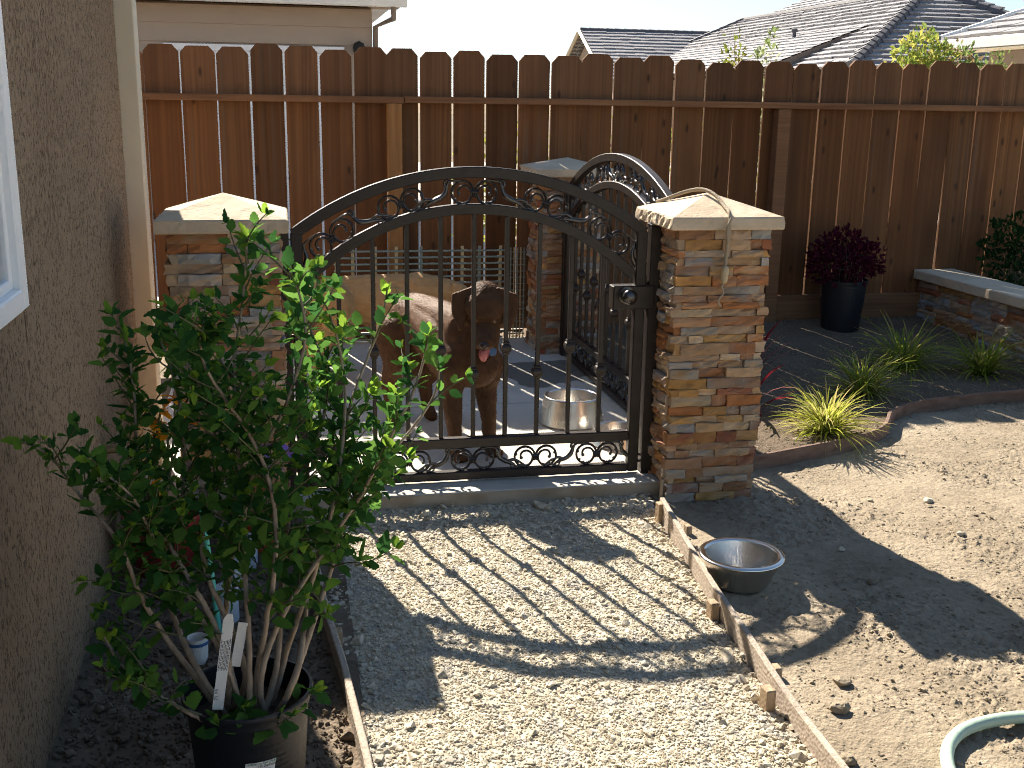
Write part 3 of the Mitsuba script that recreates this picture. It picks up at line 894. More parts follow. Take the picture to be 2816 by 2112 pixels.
# chocolate dog, its chest towards the gate
O = (.762, 4.55, SZ); F = (.327, -.945)
trunk = [[((.00, 0, .43), .125), ((-.20, 0, .47), .142)], [((-.20, 0, .47), .142), ((-.40, 0, .515), .108)], [((-.40, 0, .515), .108), ((-.55, 0, .51), .122)],
         [((-.06, 0, .55), .092), ((-.28, 0, .555), .085), ((-.50, 0, .555), .080)], [((.05, 0, .41), .095), ((-.05, 0, .40), .10)], [((-.22, 0, .40), .10), ((-.42, 0, .46), .085)],
         [((-.03, 0, .54), .105), ((.030, .026, .65), .082)], [((.02, 0, .46), .105), ((.055, .03, .60), .072)],
         [((-.60, 0, .55), .036), ((-.76, .01, .43), .026)], [((-.76, .01, .43), .026), ((-.80, .02, .28), .013)]]
# head in the frame of the face direction: it looks at the viewer and down
HS = np.array([.805, 4.465, .722]); HD = np.array([-.15, -.80, -.56]); HD /= np.linalg.norm(HD)
HR = np.cross(HD, [0, 0, 1.0]); HR /= np.linalg.norm(HR); HU = np.cross(HR, HD)   # HR: to the dog's right seen from behind = viewer's left
Fv = np.array([F[0], F[1], 0]); Fv /= np.linalg.norm(Fv); Lv = np.array([-Fv[1], Fv[0], 0])


def to_local(p):
    d = np.asarray(p) - np.array(O)
    return (d @ Fv, d @ Lv, d[2])


HK = 1.13


def hp(a, b, c):
    """head point: a along the muzzle, b to the side, c up"""
    return to_local(HS + (HD * a + HR * b + HU * c) * HK)


head = [[(hp(-.035, 0, .004), 0.0814), (hp(.012, -.022, .012), 0.0644), (hp(.012, .022, .012), 0.0644)],
        [(hp(.02, -.020, .020), 0.0508), (hp(.02, .020, .020), 0.0508), (hp(.056, -.025, .018), 0.0316), (hp(.056, .025, .018), 0.0316)],
        [(hp(-.01, -.02, -.02), 0.0678), (hp(.020, -.048, -.030), 0.0429)], [(hp(-.01, .02, -.02), 0.0678), (hp(.020, .048, -.030), 0.0429)],
        [(hp(.04, -.016, -.024), 0.0520), (hp(.04, .016, -.024), 0.0520), (hp(.085, -.014, -.026), 0.0407), (hp(.085, .014, -.026), 0.0407)],
        [(hp(.075, -.014, -.026), 0.0407), (hp(.075, .014, -.026), 0.0407), (hp(.150, -.014, -.024), 0.0328), (hp(.150, .014, -.024), 0.0328)],
        [(hp(.145, -.006, -.014), 0.0294), (hp(.168, .0, -.012), 0.0237), (hp(.145, .006, -.014), 0.0294)],
        [(hp(.10, -.024, -.042), 0.0271), (hp(.142, -.020, -.044), 0.0215)], [(hp(.10, .024, -.042), 0.0271), (hp(.142, .020, -.044), 0.0215)],
        [(hp(.03, 0, -.055), 0.0497), (hp(.138, 0, -.064), 0.0192)],
        [(hp(-.035, 0, -.02), 0.0814), ((.035, .02, .645), .088)]]
t = thing('dog', 'chocolate brown dog standing behind the gate with its tongue out', 'dog')
body, W = dog_body(O, F, trunk + legs(.03, -.60, .085, .095) + head)
put(t + '__body', body, 'm_fur_brown', True)
fur_coat(t, body, F, 70000, .013, 5, [(.034, .015, .007), (.135, .068, .032)], lambda p: np.linalg.norm(p - (HS + HD * .10), axis=1) < .13)
for s in (-1, 1):
    Q = lambda a, b, c: HS + (HD * a + HR * b * s + HU * c) * HK
    side = HR * np.array([1, 1, 0]); side /= np.linalg.norm(side); fw = np.array([HD[0], HD[1], 0]) / np.linalg.norm(HD[:2])
    E_ = lambda b, c, a: HS + (side * b * s + np.array([0, 0, c]) + fw * a) * HK
    put(t + '__ear', ear_mesh([E_(.050, .066, .00), E_(.052, .056, -.035), E_(.112, .046, .012), E_(.116, .030, -.015), E_(.112, -.015, .030), E_(.088, -.070, .052), E_(.094, -.06, .03)], [.013, .014, .011, .011, .010, .010, .010]), 'm_fur_brown', True)
    put(t + '__eye', move(trimesh.creation.icosphere(2, .0115), None, Q(.0775, .0335, .0095)), 'm_eye', True)
    put(t + '__toes', cat([blob(W((.03 + .050, s * .085 + k * .016, .016)), .0150) for k in (-1.35, -.45, .45, 1.35)]), 'm_fur_brown', True)
nose = trimesh.creation.icosphere(2, 1.0); nv = np.array(nose.vertices) * [.021, .016, .017]
put(t + '__nose', (HS + (HD * .186 + HU * -.006) * HK + nv[:, :1] * HR + nv[:, 1:2] * HD + nv[:, 2:] * HU, np.array(nose.faces)), 'm_nose', True)
tp = np.array([HS + (HD * a_ + HU * c_) * HK for a_, c_ in ((.120, -.066), (.156, -.072), (.168, -.086), (.166, -.108))])
tw = [.019, .022, .022, .013]
tpn = smooth_path(tp, 9); twn = np.interp(np.linspace(0, 3, 9), range(4), tw)
tv = np.concatenate([np.stack([p - HR * w_, p + HD * .006 + HU * .001, p + HR * w_, p - HD * .004 - HU * .003]) for p, w_ in zip(tpn, twn)])
tv = np.vstack([tv, tpn[-1:] - [0, 0, .008]])
put(t + '__tongue', (tv, np.vstack([grid_faces(9, 4, True), [[32 + k, 32 + (k + 1) % 4, 36] for k in range(4)]])), 'm_tongue', True)
put(t + '__tag', move(lathe([(.0001, .0015), (.017, .0015), (.018, 0), (.017, -.0015), (.0001, -.0015)], 20), rot([1, 0, 0], 80), W((.135, .03, .485))), 'm_blue', True)

# golden dog behind it, facing right with its head low
O = (.70, 6.02, SZ); F = (.995, .10)
trunk = [[((.00, 0, .41), .118), ((-.18, 0, .425), .132)], [((-.18, 0, .425), .132), ((-.38, 0, .455), .105)], [((-.38, 0, .455), .105), ((-.50, 0, .45), .115)],
         [((-.02, 0, .50), .078), ((-.26, 0, .51), .07), ((-.48, 0, .505), .07)], [((.06, 0, .40), .09), ((-.05, 0, .37), .095)], [((-.20, 0, .36), .085), ((-.38, 0, .40), .075)],
         [((.00, 0, .49), .095), ((.17, -.01, .47), .075)], [((.03, 0, .42), .095), ((.18, -.01, .44), .07)],
         [((-.57, 0, .48), .032), ((-.63, .02, .36), .026)], [((-.63, .02, .36), .026), ((-.63, .03, .24), .013)],
         [((.19, -.01, .47), .068), ((.24, -.01, .45), .066)], [((.25, -.01, .44), .055), ((.32, -.01, .38), .040)], [((.31, -.01, .39), .037), ((.40, -.01, .31), .028)]]
body, W = dog_body(O, F, trunk + legs(.02, -.53, .08, .085))
t = thing('dog', 'golden dog standing side on in the shade behind the brown dog', 'dog')
put(t + '__body', body, 'm_fur_gold', True)
fur_coat(t, body, F, 45000, .014, 6, [(.34, .19, .075), (.62, .41, .20)])
for s in (-1, 1):
    put(t + '__ear', ear_mesh([W((.20, s * .055 - .01, .515)), W((.23, s * .05 - .01, .505)), W((.19, s * .085 - .01, .43)), W((.22, s * .08 - .01, .40))], [.015, .014, .012, .011]), 'm_fur_gold', True)
    put(t + '__eye', move(trimesh.creation.icosphere(2, .010), None, W((.30, s * .036 - .01, .425))), 'm_eye', True)
put(t + '__nose', move(trimesh.creation.icosphere(2, .018), None, W((.425, -.01, .305))), 'm_nose', True)

# ------------------------------------------------------------------ bowls
def bowl(label, c, profile_out, profile_in, rimr, water=None):
    t = thing('dog_bowl', label, 'bowl')
    put(t + '__shell', lathe(profile_out, 64, c), 'm_steel', 40)
    put(t + '__basin', lathe(profile_in, 64, c), 'm_steel', 40)
    zr, r0, r1 = rimr
    put(t + '__rim', lathe([(r0 - .001, zr - .003), (r0, zr), (r0 * .7 + r1 * .3, zr + .003), (r0 * .3 + r1 * .7, zr + .003), (r1, zr), (r1 + .0005, zr - .004)], 64, c), 'm_steel_rim', True)
    if water:
        r, z = water
        th = np.arange(48) * 2 * np.pi / 48
        v = np.vstack([np.stack([c[0] + r * np.cos(th), c[1] + r * np.sin(th), c[2] + z + 0 * th], 1), [[c[0], c[1], c[2] + z]]])
        put(t + '__water', (v, np.array([[i, (i + 1) % 48, 48] for i in range(48)])), 'm_water_sheet')
    return t


scene['m_water_sheet'] = {'type': 'thindielectric', 'int_ior': 1.33}
bowl('wide steel dog bowl in the pillar shadow on the open dirt', (1.452, 3.195, .004), [(.001, .0), (.085, .0), (.096, .010), (.125, .085), (.134, .104)], [(.001, .006), (.078, .006), (.090, .016), (.117, .085), (.122, .105)][::1], (.106, .118, .141), (.094, .030))
bowl('tall flared steel dog bowl on the slab behind the gate', (1.325, 4.97, SZ), [(.128, .004), (.150, .0), (.158, .012), (.142, .09), (.132, .135)], [(.001, .055), (.09, .055), (.112, .07), (.124, .135)], (.136, .121, .134))
bowl('low steel dog bowl on the slab just inside the gate', (1.455, 4.62, SZ), [(.10, .003), (.128, .0), (.132, .008), (.118, .055), (.112, .068)], [(.001, .018), (.075, .018), (.095, .03), (.106, .068)], (.069, .103, .114))

# ------------------------------------------------------------------ leash over the pillar cap
t = thing('leash', 'tan cord leash with a wood toggle hanging over the right pillar cap', 'leash')
put(t + '__cord', tube(smooth_path([[1.50, 4.36, 1.168], [1.56, 4.27, 1.206], [1.622, 4.20, 1.229], [1.655, 4.12, 1.212], [1.662, 4.02, 1.172], [1.655, 3.962, 1.150], [1.650, 3.948, 1.12], [1.650, 3.955, 1.04], [1.648, 3.962, .95]], 60), .0076, 8), 'm_rope', True)
put(t + '__toggle', move(lathe([(.001, .034), (.010, .031), (.014, .02), (.014, -.02), (.010, -.031), (.001, -.034)], 14), rot([0, 1, 0], 4), (1.646, 3.955, .925)), 'm_toggle', True)
put(t + '__tail', tube(smooth_path([[1.645, 3.958, .89], [1.642, 3.96, .87], [1.648, 3.962, .855], [1.640, 3.962, .84], [1.643, 3.962, .80]], 16), .0042, 6), 'm_rope', True)
put(t + '__loop', tube(smooth_path([[1.655, 3.945, 1.14], [1.64, 3.94, 1.10], [1.648, 3.945, 1.05]], 12), .0055, 6), 'm_rope', True)

# ------------------------------------------------------------------ house on the left
t = thing('stucco_house', 'tan stucco house wall with a pale corner board on the left', 'house')
HX = -.60
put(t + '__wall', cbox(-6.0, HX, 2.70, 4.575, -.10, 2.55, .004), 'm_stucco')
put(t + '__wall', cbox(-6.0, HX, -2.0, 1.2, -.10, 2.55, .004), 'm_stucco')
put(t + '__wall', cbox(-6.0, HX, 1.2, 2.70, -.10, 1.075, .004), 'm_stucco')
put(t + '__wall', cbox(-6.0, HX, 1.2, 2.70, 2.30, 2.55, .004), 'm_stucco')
put(t + '__corner_board', cbox(HX - .06, HX + .068, 4.583, 4.70, -.02, 2.55, .004), 'm_trim')
put(t + '__corner_gap', cbox(HX - .10, HX - .004, 4.573, 4.590, -.05, 2.55, .001), 'm_dark')
put(t + '__roof', cbox(-6.2, HX + .10, -2.2, 4.76, 2.55, 2.66, .01), 'm_tile')
wkey = put(t + '__window', cat([cbox(HX - .03, HX + .014, 2.640, 2.70, 1.075, 2.30, .004), cbox(HX - .03, HX + .014, 1.2, 1.26, 1.075, 2.30, .004), cbox(HX - .03, HX + .015, 1.26, 2.640, 1.075, 1.125, .004), cbox(HX - .03, HX + .014, 1.26, 2.640, 2.25, 2.30, .004)]), 'm_white')
put(wkey + '__sash', cat([cbox(HX - .026, HX - .004, 2.615, 2.640, 1.125, 2.25, .003), cbox(HX - .026, HX - .004, 1.26, 1.29, 1.125, 2.25, .003), cbox(HX - .026, HX - .0035, 1.29, 2.615, 1.125, 1.15, .003), cbox(HX - .026, HX - .0035, 1.29, 2.615, 2.22, 2.25, .003), cbox(HX - .026, HX - .005, 1.93, 1.96, 1.15, 2.22, .003)]), 'm_white')
put(wkey + '__pane', ([[HX - .015, 1.27, 1.13], [HX - .015, 2.63, 1.13], [HX - .015, 2.63, 2.24], [HX - .015, 1.27, 2.24]], [[0, 1, 2], [0, 2, 3]]), 'm_glass')
put(wkey + '__blind', ([[HX - .12, 1.0, .9], [HX - .12, 2.69, .9], [HX - .12, 2.69, 2.4], [HX - .12, 1.0, 2.4]], [[0, 1, 2], [0, 2, 3]]), 'm_curtain')

t = thing('garden_tap', 'brass garden tap on the stucco wall left of the shrub', 'tap')
put(t + '__spout', tube(smooth_path([[-.602, 3.53, .46], [-.55, 3.53, .465], [-.515, 3.53, .455], [-.50, 3.53, .425]], 14), [.013] * 9 + [.016] * 5, 10), 'm_brass', True)
put(t + '__handle', cat([tube([[-.54, 3.53, .465], [-.53, 3.50, .50]], .006, 8), move(lathe([(.001, .005), (.02, .005), (.024, 0), (.02, -.005), (.001, -.005)], 14), rot([1, 0, 0], 35), (-.528, 3.495, .506))]), 'm_steel', 40)
put(t + '__flange', move(lathe([(.001, .008), (.024, .006), (.026, 0)], 18), rot([0, 1, 0], 90), (-.60, 3.53, .46)), 'm_brass', 40)

# ------------------------------------------------------------------ potted shrub in front
PC = np.array([-.112, 2.20])
t = thing('nursery_pot', 'large black plastic nursery pot holding the leafy shrub', 'plant pot')
put(t + '__wall', lathe([(.001, .0), (.104, .0), (.108, .006), (.126, .262), (.126, .285), (.131, .289), (.131, .305), (.137, .309), (.1385, .316), (.136, .321), (.131, .321), (.1285, .314), (.1215, .262), (.119, .20)], 72, (PC[0], PC[1], .008)), 'm_pot', 40)
th = np.linspace(0, 2 * np.pi, 40, endpoint=False); rr_ = np.linspace(.001, .121, 12)
sv = np.stack([PC[0] + rr_[:, None] * np.cos(th), PC[1] + rr_[:, None] * np.sin(th), .262 + 0 * rr_[:, None] + .022 * (meshkit.fbm(np.stack([rr_[:, None] * np.cos(th) * 40, rr_[:, None] * np.sin(th) * 40, 0 * th + 0 * rr_[:, None]], -1), 3, 2) - .5)], -1).reshape(-1, 3)
put(t + '__soil', (sv, grid_faces(12, 40, True)), 'm_soil', True)
# sticker wrapped on the pot, facing the viewer
def pot_point(a, z, off=.0015):
    r = .108 + (.126 - .108) * (z - .006) / .256 + off
    return np.array([PC[0] + r * math.cos(a), PC[1] + r * math.sin(a), z])


A0 = math.radians(-80)


def sticker(u0, u1, z0, z1, off, lean=.15):
    us = np.linspace(u0, u1, 9); zs_ = np.linspace(z0, z1, 5)
    v = np.array([[pot_point(A0 + (u + (z - .2) * lean) / .122, z, off) for u in us] for z in zs_]).reshape(-1, 3)
    return v, grid_faces(5, 9)


sk = put(t + '__sticker', sticker(-.030, .033, .12, .222, .0012), 'm_paper', label='white price sticker with a barcode')
rg = R_(77)
bars = []; u = -.016
while u < .022:
    wv = rg.choice([.0006, .0011, .0017]); bars.append(sticker(u, u + wv, .190, .204, .0018)); u += wv + rg.choice([.0007, .0012])
u = -.018
put(sk + '__barcode', cat(bars), 'm_ink')


def on_pot(tm, u, z):
    v = np.array(tm.vertices)
    return np.array([pot_point(A0 + (u + a + (z + b - .2) * .15) / .122, z + b, .0018 + .3 * c) for a, b, c in v]), np.array(tm.faces)


put(sk + '__text', on_pot(meshkit.text_mesh('10 Gallon', .0062, .001), -.006, .2085), 'm_ink')
put(sk + '__text', on_pot(meshkit.text_mesh('99217 15278', .0045, .001), -.014, .1830), 'm_ink')
put(sk + '__text', on_pot(meshkit.text_mesh('Hibiscus Red Heart', .0048, .001), -.024, .2165), 'm_green_ink')

t = thing('plant_tag', 'white plastic plant tag with small print stuck in the pot', 'plant tag')
ta, tb = np.array([-.137, 2.13, .535]), np.array([-.170, 2.115, .33])
tu = (ta - tb) / np.linalg.norm(ta - tb); tr = np.array([1, .1, 0]); tr -= tu * (tr @ tu); tr /= np.linalg.norm(tr); tn = np.cross(tr, tu)
LT = np.linalg.norm(ta - tb)


def tagpt(a, b, c=0):
    return tb + tu * b + tr * a + tn * c


def tag_poly(poly, c0, c1):
    v, f = prism(poly, 'z', c0, c1)
    return np.array([tagpt(*q) for q in v]), f


put(t + '__strip', tag_poly([(-.011, 0), (.011, 0), (.011, LT - .02), (.006, LT), (-.004, LT), (-.011, LT - .012)], -.0006, .0006), 'm_paper')
lines = []
for k, a in enumerate(np.linspace(-.0085, .0085, 7)):
    b = .085 + .004 * (k % 2)
    while b < LT - .06:
        s = R_(k * 31 + int(b * 1e4)).uniform(.003, .010); lines.append(tag_poly([(a - .0007, b), (a + .0007, b), (a + .0007, b + s), (a - .0007, b + s)], .0007, .0011)); b += s + .0022
put(t + '__print', cat(lines), 'm_ink')
pm = meshkit.text_mesh('29.98', .0065, .0005); pv = np.array(pm.vertices)
put(t + '__price', (np.array([tagpt(-.003 - y, .020 + x, .0008 + z) for x, y, z in pv]), np.array(pm.faces)), 'm_ink')
put(t + '__loop_end', cat([move(cbox(-.010, .010, -.0006, .0006, -.05, .05, .0004), rot([0, 1, 0], 12), (-.122, 2.15, .455))]), 'm_paper')

STEMS = [
 [[-0.038, 2.22, 0.264], [0.017, 2.188, 0.427], [0.06, 2.244, 0.526], [0.087, 2.271, 0.601], [0.15, 2.239, 0.765], [0.243, 2.296, 0.835], [0.297, 2.322, 0.893], [0.318, 2.29, 1.014]],
 [[-0.058, 2.177, 0.264], [0.012, 2.228, 0.461], [0.024, 2.295, 0.505], [0.082, 2.277, 0.693], [0.129, 2.328, 0.916], [0.187, 2.395, 1.047], [0.215, 2.377, 1.162]],
 [[-0.113, 2.18, 0.264], [-0.107, 2.167, 0.545], [-0.094, 2.181, 0.77], [-0.026, 2.107, 0.954], [0.023, 2.096, 1.12], [-0.003, 2.109, 1.233]],
 [[-0.15, 2.227, 0.264], [-0.174, 2.195, 0.553], [-0.194, 2.238, 0.665], [-0.146, 2.287, 0.806], [-0.207, 2.255, 1.017], [-0.236, 2.298, 1.123]],
 [[-0.158, 2.187, 0.264], [-0.245, 2.219, 0.453], [-0.279, 2.302, 0.569], [-0.24, 2.294, 0.702], [-0.224, 2.328, 0.899], [-0.265, 2.41, 1.043]],
 [[-0.160, 2.175, 0.264], [-0.268, 2.218, 0.441], [-0.32, 2.182, 0.585], [-0.366, 2.15, 0.736], [-0.412, 2.194, 0.777], [-0.455, 2.156, 0.879], [-0.50, 2.125, 0.919]],
 [[-0.12, 2.13, 0.264], [-0.20, 2.10, 0.325], [-0.292, 2.103, 0.39], [-0.369, 2.104, 0.512]],
 [[-0.126, 2.2, 0.264], [-0.133, 2.226, 0.622], [-0.103, 2.174, 0.841], [-0.105, 2.201, 1.026], [-0.086, 2.226, 1.171], [-0.074, 2.174, 1.285]],
 [[-0.087, 2.171, 0.264], [-0.031, 2.272, 0.541], [0.005, 2.307, 0.739], [0.069, 2.321, 0.889], [0.066, 2.422, 1.01], [0.02, 2.456, 1.129]],
 [[-0.073, 2.173, 0.264], [0.017, 2.183, 0.577], [0.117, 2.184, 0.725], [0.18, 2.113, 0.886], [0.232, 2.123, 0.985], [0.262, 2.124, 1.097]],
 [[-0.165, 2.204, 0.264], [-0.243, 2.21, 0.636], [-0.315, 2.299, 0.801], [-0.317, 2.316, 0.947], [-0.328, 2.322, 1.073]],
 [[-0.103, 2.223, 0.264], [-0.035, 2.122, 0.709], [-0.063, 2.106, 0.899], [-0.133, 2.072, 1.04], [-0.137, 1.991, 1.154]],
 [[-0.064, 2.23, 0.264], [0.048, 2.204, 0.618], [0.102, 2.226, 0.834], [0.114, 2.29, 0.998], [0.092, 2.264, 1.112]],
 [[-0.13, 2.18, 0.264], [-0.2, 2.161, 0.521], [-0.281, 2.169, 0.696], [-0.315, 2.089, 0.824], [-0.366, 2.072, 0.879]]]


def leaf(L, wd, fold, droop, rg):
    """toothed, slightly three-lobed leaf along +x, face up +z"""
    n = 9
    s = np.linspace(0, 1, n)
    prof = np.array([.05, .48, .80, 1.0, .78, .86, .58, .40, .0]) * wd / 2
    prof[1:-1] *= rg.uniform(.88, 1.12, n - 2)
    x = s * L; z = -droop * (s ** 1.8) * L
    mid = np.stack([x, 0 * x, z], 1)
    sweep = np.array([0, .02, .0, .075, .0, .065, .0, .05, 0]) * L
    l = np.stack([x + sweep, prof, z + fold * prof], 1); r = np.stack([x + sweep, -prof, z + fold * prof], 1)
    l[-1] = r[-1] = mid[-1]
    v = np.vstack([mid, l, r]); i = np.arange(n - 1)
    f = np.vstack([np.stack([i, i + 1, n + i + 1], 1), np.stack([i, n + i + 1, n + i], 1), np.stack([i, 2 * n + i, 2 * n + i + 1], 1), np.stack([i, 2 * n + i + 1, i + 1], 1)])
    return v, f


def aim(m, p, d, up, roll=0):
    d = np.asarray(d, float); d /= np.linalg.norm(d); s = np.cross(up, d); s /= np.linalg.norm(s) + 1e-9; u = np.cross(d, s)
    if roll:
        c, q = math.cos(roll), math.sin(roll); s, u = s * c + u * q, u * c - s * q
    return m[0] @ np.stack([d, s, u]) + np.asarray(p), m[1]


shrub = thing('leafy_shrub', 'tall green leafy shrub with bare pale stems growing from the black pot', 'shrub')
rg = R_(101)
leaves, twigs = [], []


def add_leaf(p, d, size, young=False):
    up = np.array([0, -.15, 1.0]) + rg.normal(0, .45, 3)
    m = leaf(size, size * rg.uniform(.58, .74), rg.uniform(-.15, .45), rg.uniform(-.15, .7), rg)
    leaves.append((size, aim(m, p, d, up, rg.normal(0, .35)), young))


def sprig(p, d, length, nleaf, lsize, tip=True):
    d = np.asarray(d, float) / np.linalg.norm(d)
    e = p + d * length + np.array([0, 0, .12 * length]); mid = (p + e) / 2 + rg.normal(0, .006, 3)
    path = smooth_path([p, mid, e], 6)
    twigs.append(tube(path, np.linspace(.0022, .0010, 6), 5))
    ph = rg.uniform(0, 6.28)
    for k in range(nleaf):
        s = (k + .6) / nleaf; q = path[min(5, int(s * 5))] * (1 - (s * 5) % 1) + path[min(5, int(s * 5) + 1)] * ((s * 5) % 1)
        a = ph + k * 2.4
        side = np.cross(d, [.3, .2, 1]); side /= np.linalg.norm(side); oth = np.cross(d, side)
        out = side * math.cos(a) + oth * math.sin(a) + d * .55 + np.array([0, 0, .15])
        sz = lsize * rg.uniform(.7, 1.15) * (1.05 - .35 * s)
        add_leaf(q + out / np.linalg.norm(out) * .006, out, sz)
    if tip:
        for k in range(3):
            add_leaf(e, d + rg.normal(0, .45, 3) + [0, 0, .4], lsize * rg.uniform(.4, .75), rg.random() < .6)


for si, st in enumerate(STEMS):
    path = smooth_path(st, 60); n = len(path)
    path[3:] += np.cumsum(rg.normal(0, .0007, (n - 3, 3)), 0)
    rad = np.linspace(.0072 if si not in (6, 13) else .0055, .0022, n)
    put(shrub + '__stem', tube(path, rad, 8), 'm_stem', True)
    seg = np.r_[0, np.cumsum(np.linalg.norm(np.diff(path, axis=0), axis=1))]
    tot = seg[-1]; s = tot * (.26 if si not in (6, 5) else .42)
    while s < tot:
        k = np.searchsorted(seg, s); p = path[min(k, n - 1)]; d = path[min(k + 1, n - 1)] - path[max(k - 1, 0)]; d /= np.linalg.norm(d)
        frac = s / tot; thin = .42 if (p[0] > .10 and p[2] > .78) else 1.0
        if rg.random() > thin:
            s += rg.uniform(.016, .028); continue
        a = rg.uniform(0, 2 * np.pi); out = np.array([math.cos(a), math.sin(a), rg.uniform(.2, .8)])
        if frac < .5:
            if rg.random() < (.90 if p[2] > .62 else .55):
                sprig(p, out, rg.uniform(.05, .15), rg.integers(4, 9), rg.uniform(.032, .048), rg.random() < .6)
        else:
            if frac < .74 or rg.random() < 1.5 - frac:
                sprig(p, out + d * .5, rg.uniform(.06, .17) * (1.25 - .6 * frac), rg.integers(6, 11), rg.uniform(.030, .045))
        if rg.random() < (.8 if p[2] > .62 else .4):
            add_leaf(p, out * [-1, -1, 1] + d * .3, rg.uniform(.030, .048))
        s += rg.uniform(.0155, .027) if si != 5 else rg.uniform(.022, .04)
    for k in range(5):
        add_leaf(path[-1] - d * .01 * k, d + rg.normal(0, .5, 3), rg.uniform(.022, .045), k < 3)
# low shoots out of the pot on its left and a few leaves over its rim
for p, d, L in [((-.20, 2.10, .33), (-1, -.1, .5), .14), ((-.29, 2.10, .40), (-.6, .1, .9), .12), ((-.13, 2.13, .29), (.2, -.6, .7), .06), ((-.07, 2.12, .27), (.5, -.6, .5), .09), ((-.03, 2.16, .29), (.8, -.4, .6), .08), ((-.15, 2.12, .275), (-.3, -.7, .6), .06), ((-.245, 2.22, .45), (-.8, -.2, .4), .16), ((.12, 2.18, .60), (.9, .1, .2), .09), ((-.30, 2.18, .56), (-.9, -.1, .3), .12)]:
    sprig(np.array(p), d, L, 6, .050)
put(shrub + '__twigs', cat(twigs), 'm_twig', True, kind='stuff')
vis = sorted(range(len(leaves)), key=lambda k: -leaves[k][0] / np.linalg.norm(leaves[k][1][0][0] - EYE))
for k in vis[:300]:
    put(shrub + '__leaf', leaves[k][1], 'm_leaf_young' if leaves[k][2] else ('m_leaf', 'm_leaf_deep', 'm_leaf', 'm_leaf_deep', 'm_leaf_pale')[k % 5], True)
for q, mat in enumerate(('m_leaf', 'm_leaf_deep', 'm_leaf_pale', 'm_leaf_young')):
    sel = [k for k in vis[300:] if (3 if leaves[k][2] else (0, 1, 0, 1, 2)[k % 5]) == q]
    put(shrub + '__small_leaves', cat([leaves[k][1] for k in sel]), mat, True, kind='stuff')
N_LEAVES = len(leaves)


# ------------------------------------------------------------------ things on the dirt behind the pot
for (x, y, z), lab in [((-.213, 3.20, .0), 'nearest grey capped jar on the dirt behind the shrub'), ((-.205, 3.40, .0), 'middle grey capped jar in the row behind the shrub'), ((-.165, 3.60, .0), 'farthest grey capped jar by the orange pot')]:
    t = thing('capped_jar', lab, 'jar', 'grey capped jars')
    put(t + '__body', lathe([(.001, 0), (.034, 0), (.036, .004), (.036, .075), (.026, .090), (.026, .10)], 32, (x, y, z)), 'm_jar', 40)
    put(t + '__lid', lathe([(.026, .098), (.036, .099), (.038, .103), (.038, .112), (.035, .116), (.001, .117)], 32, (x, y, z)), 'm_jar', 40)
solo('teal_stake', tube([[-.232, 3.13, -.02], [-.252, 3.17, .20], [-.272, 3.20, .375]], .0085, 10), 'm_teal', 'teal plastic garden stake leaning behind the shrub stems', 'stake', smooth=40)
t = thing('cup', 'small white cup with a blue band lying behind the pot', 'cup')
put(t + '__body', lathe([(.001, 0), (.026, 0), (.030, .075), (.028, .078), (.024, .01)], 28, (-.282, 2.957, .0)), 'm_paper', 40)
put(t + '__band', lathe([(.0298, .058), (.0308, .059), (.0312, .067), (.0304, .068)], 28, (-.282, 2.957, .0)), 'm_blue', 40)
t = thing('flower_pot', 'dark red glazed flower pot against the house wall', 'flower pot')
put(t + '__wall', lathe([(.001, 0), (.07, 0), (.078, .01), (.115, .14), (.122, .20), (.128, .215), (.126, .225), (.117, .225), (.112, .20), (.001, .195)], 40, (-.43, 3.58, .0)), 'm_red_pot', 40)
t = thing('flower_pot', 'small orange clay pot beside the grey jars', 'flower pot')
put(t + '__wall', lathe([(.001, 0), (.045, 0), (.062, .09), (.068, .092), (.068, .11), (.060, .11), (.055, .09), (.001, .085)], 32, (-.10, 3.74, .0)), 'm_orange_pot', 40)
rg = R_(140)


def flower_plant(label, base, h, tips, petal, n):
    t = thing('flowering_plant', label, 'plant')
    st, pt, lf = [], [], []
    for x, y, z in tips:
        e = np.array([x, y, z]); st.append(tube(smooth_path([base, (np.array(base) + e) / 2 + rg.normal(0, .02, 3), e], 8), .004, 5))
        for k in range(n):
            d = rg.normal(0, 1, 3); d[2] = abs(d[2]) * .6 - .1; pt.append(aim(leaf(rg.uniform(.04, .06), .032, .2, .5, rg), e, d, [0, .2, 1]))
        for k in range(7):
            q = np.array(base) * (1 - k / 8) + e * (k / 8); lf.append(aim(leaf(.07, .03, .2, .4, rg), q, rg.normal(0, 1, 3) + [0, 0, .5], [0, 0, 1]))
    put(t + '__stems', cat(st), 'm_twig', True); put(t + '__leaves', cat(lf), 'm_leaf', True); put(t + '__petals', cat(pt), petal, True, kind='stuff')


flower_plant('orange flowering plant in the red pot beside the house wall', (-.43, 3.58, .2), .5, [(-.415, 3.60, .56), (-.37, 3.62, .60), (-.44, 3.62, .52), (-.40, 3.60, .49), (-.47, 3.45, .36), (-.45, 3.50, .34), (-.33, 3.60, .52)], 'm_petal', 7)
flower_plant('violet flowering plant in the orange clay pot behind the shrub', (-.10, 3.74, .09), .3, [(-.13, 3.72, .37), (-.05, 3.72, .40), (-.09, 3.70, .33), (-.02, 3.72, .36)], 'm_violet', 6)


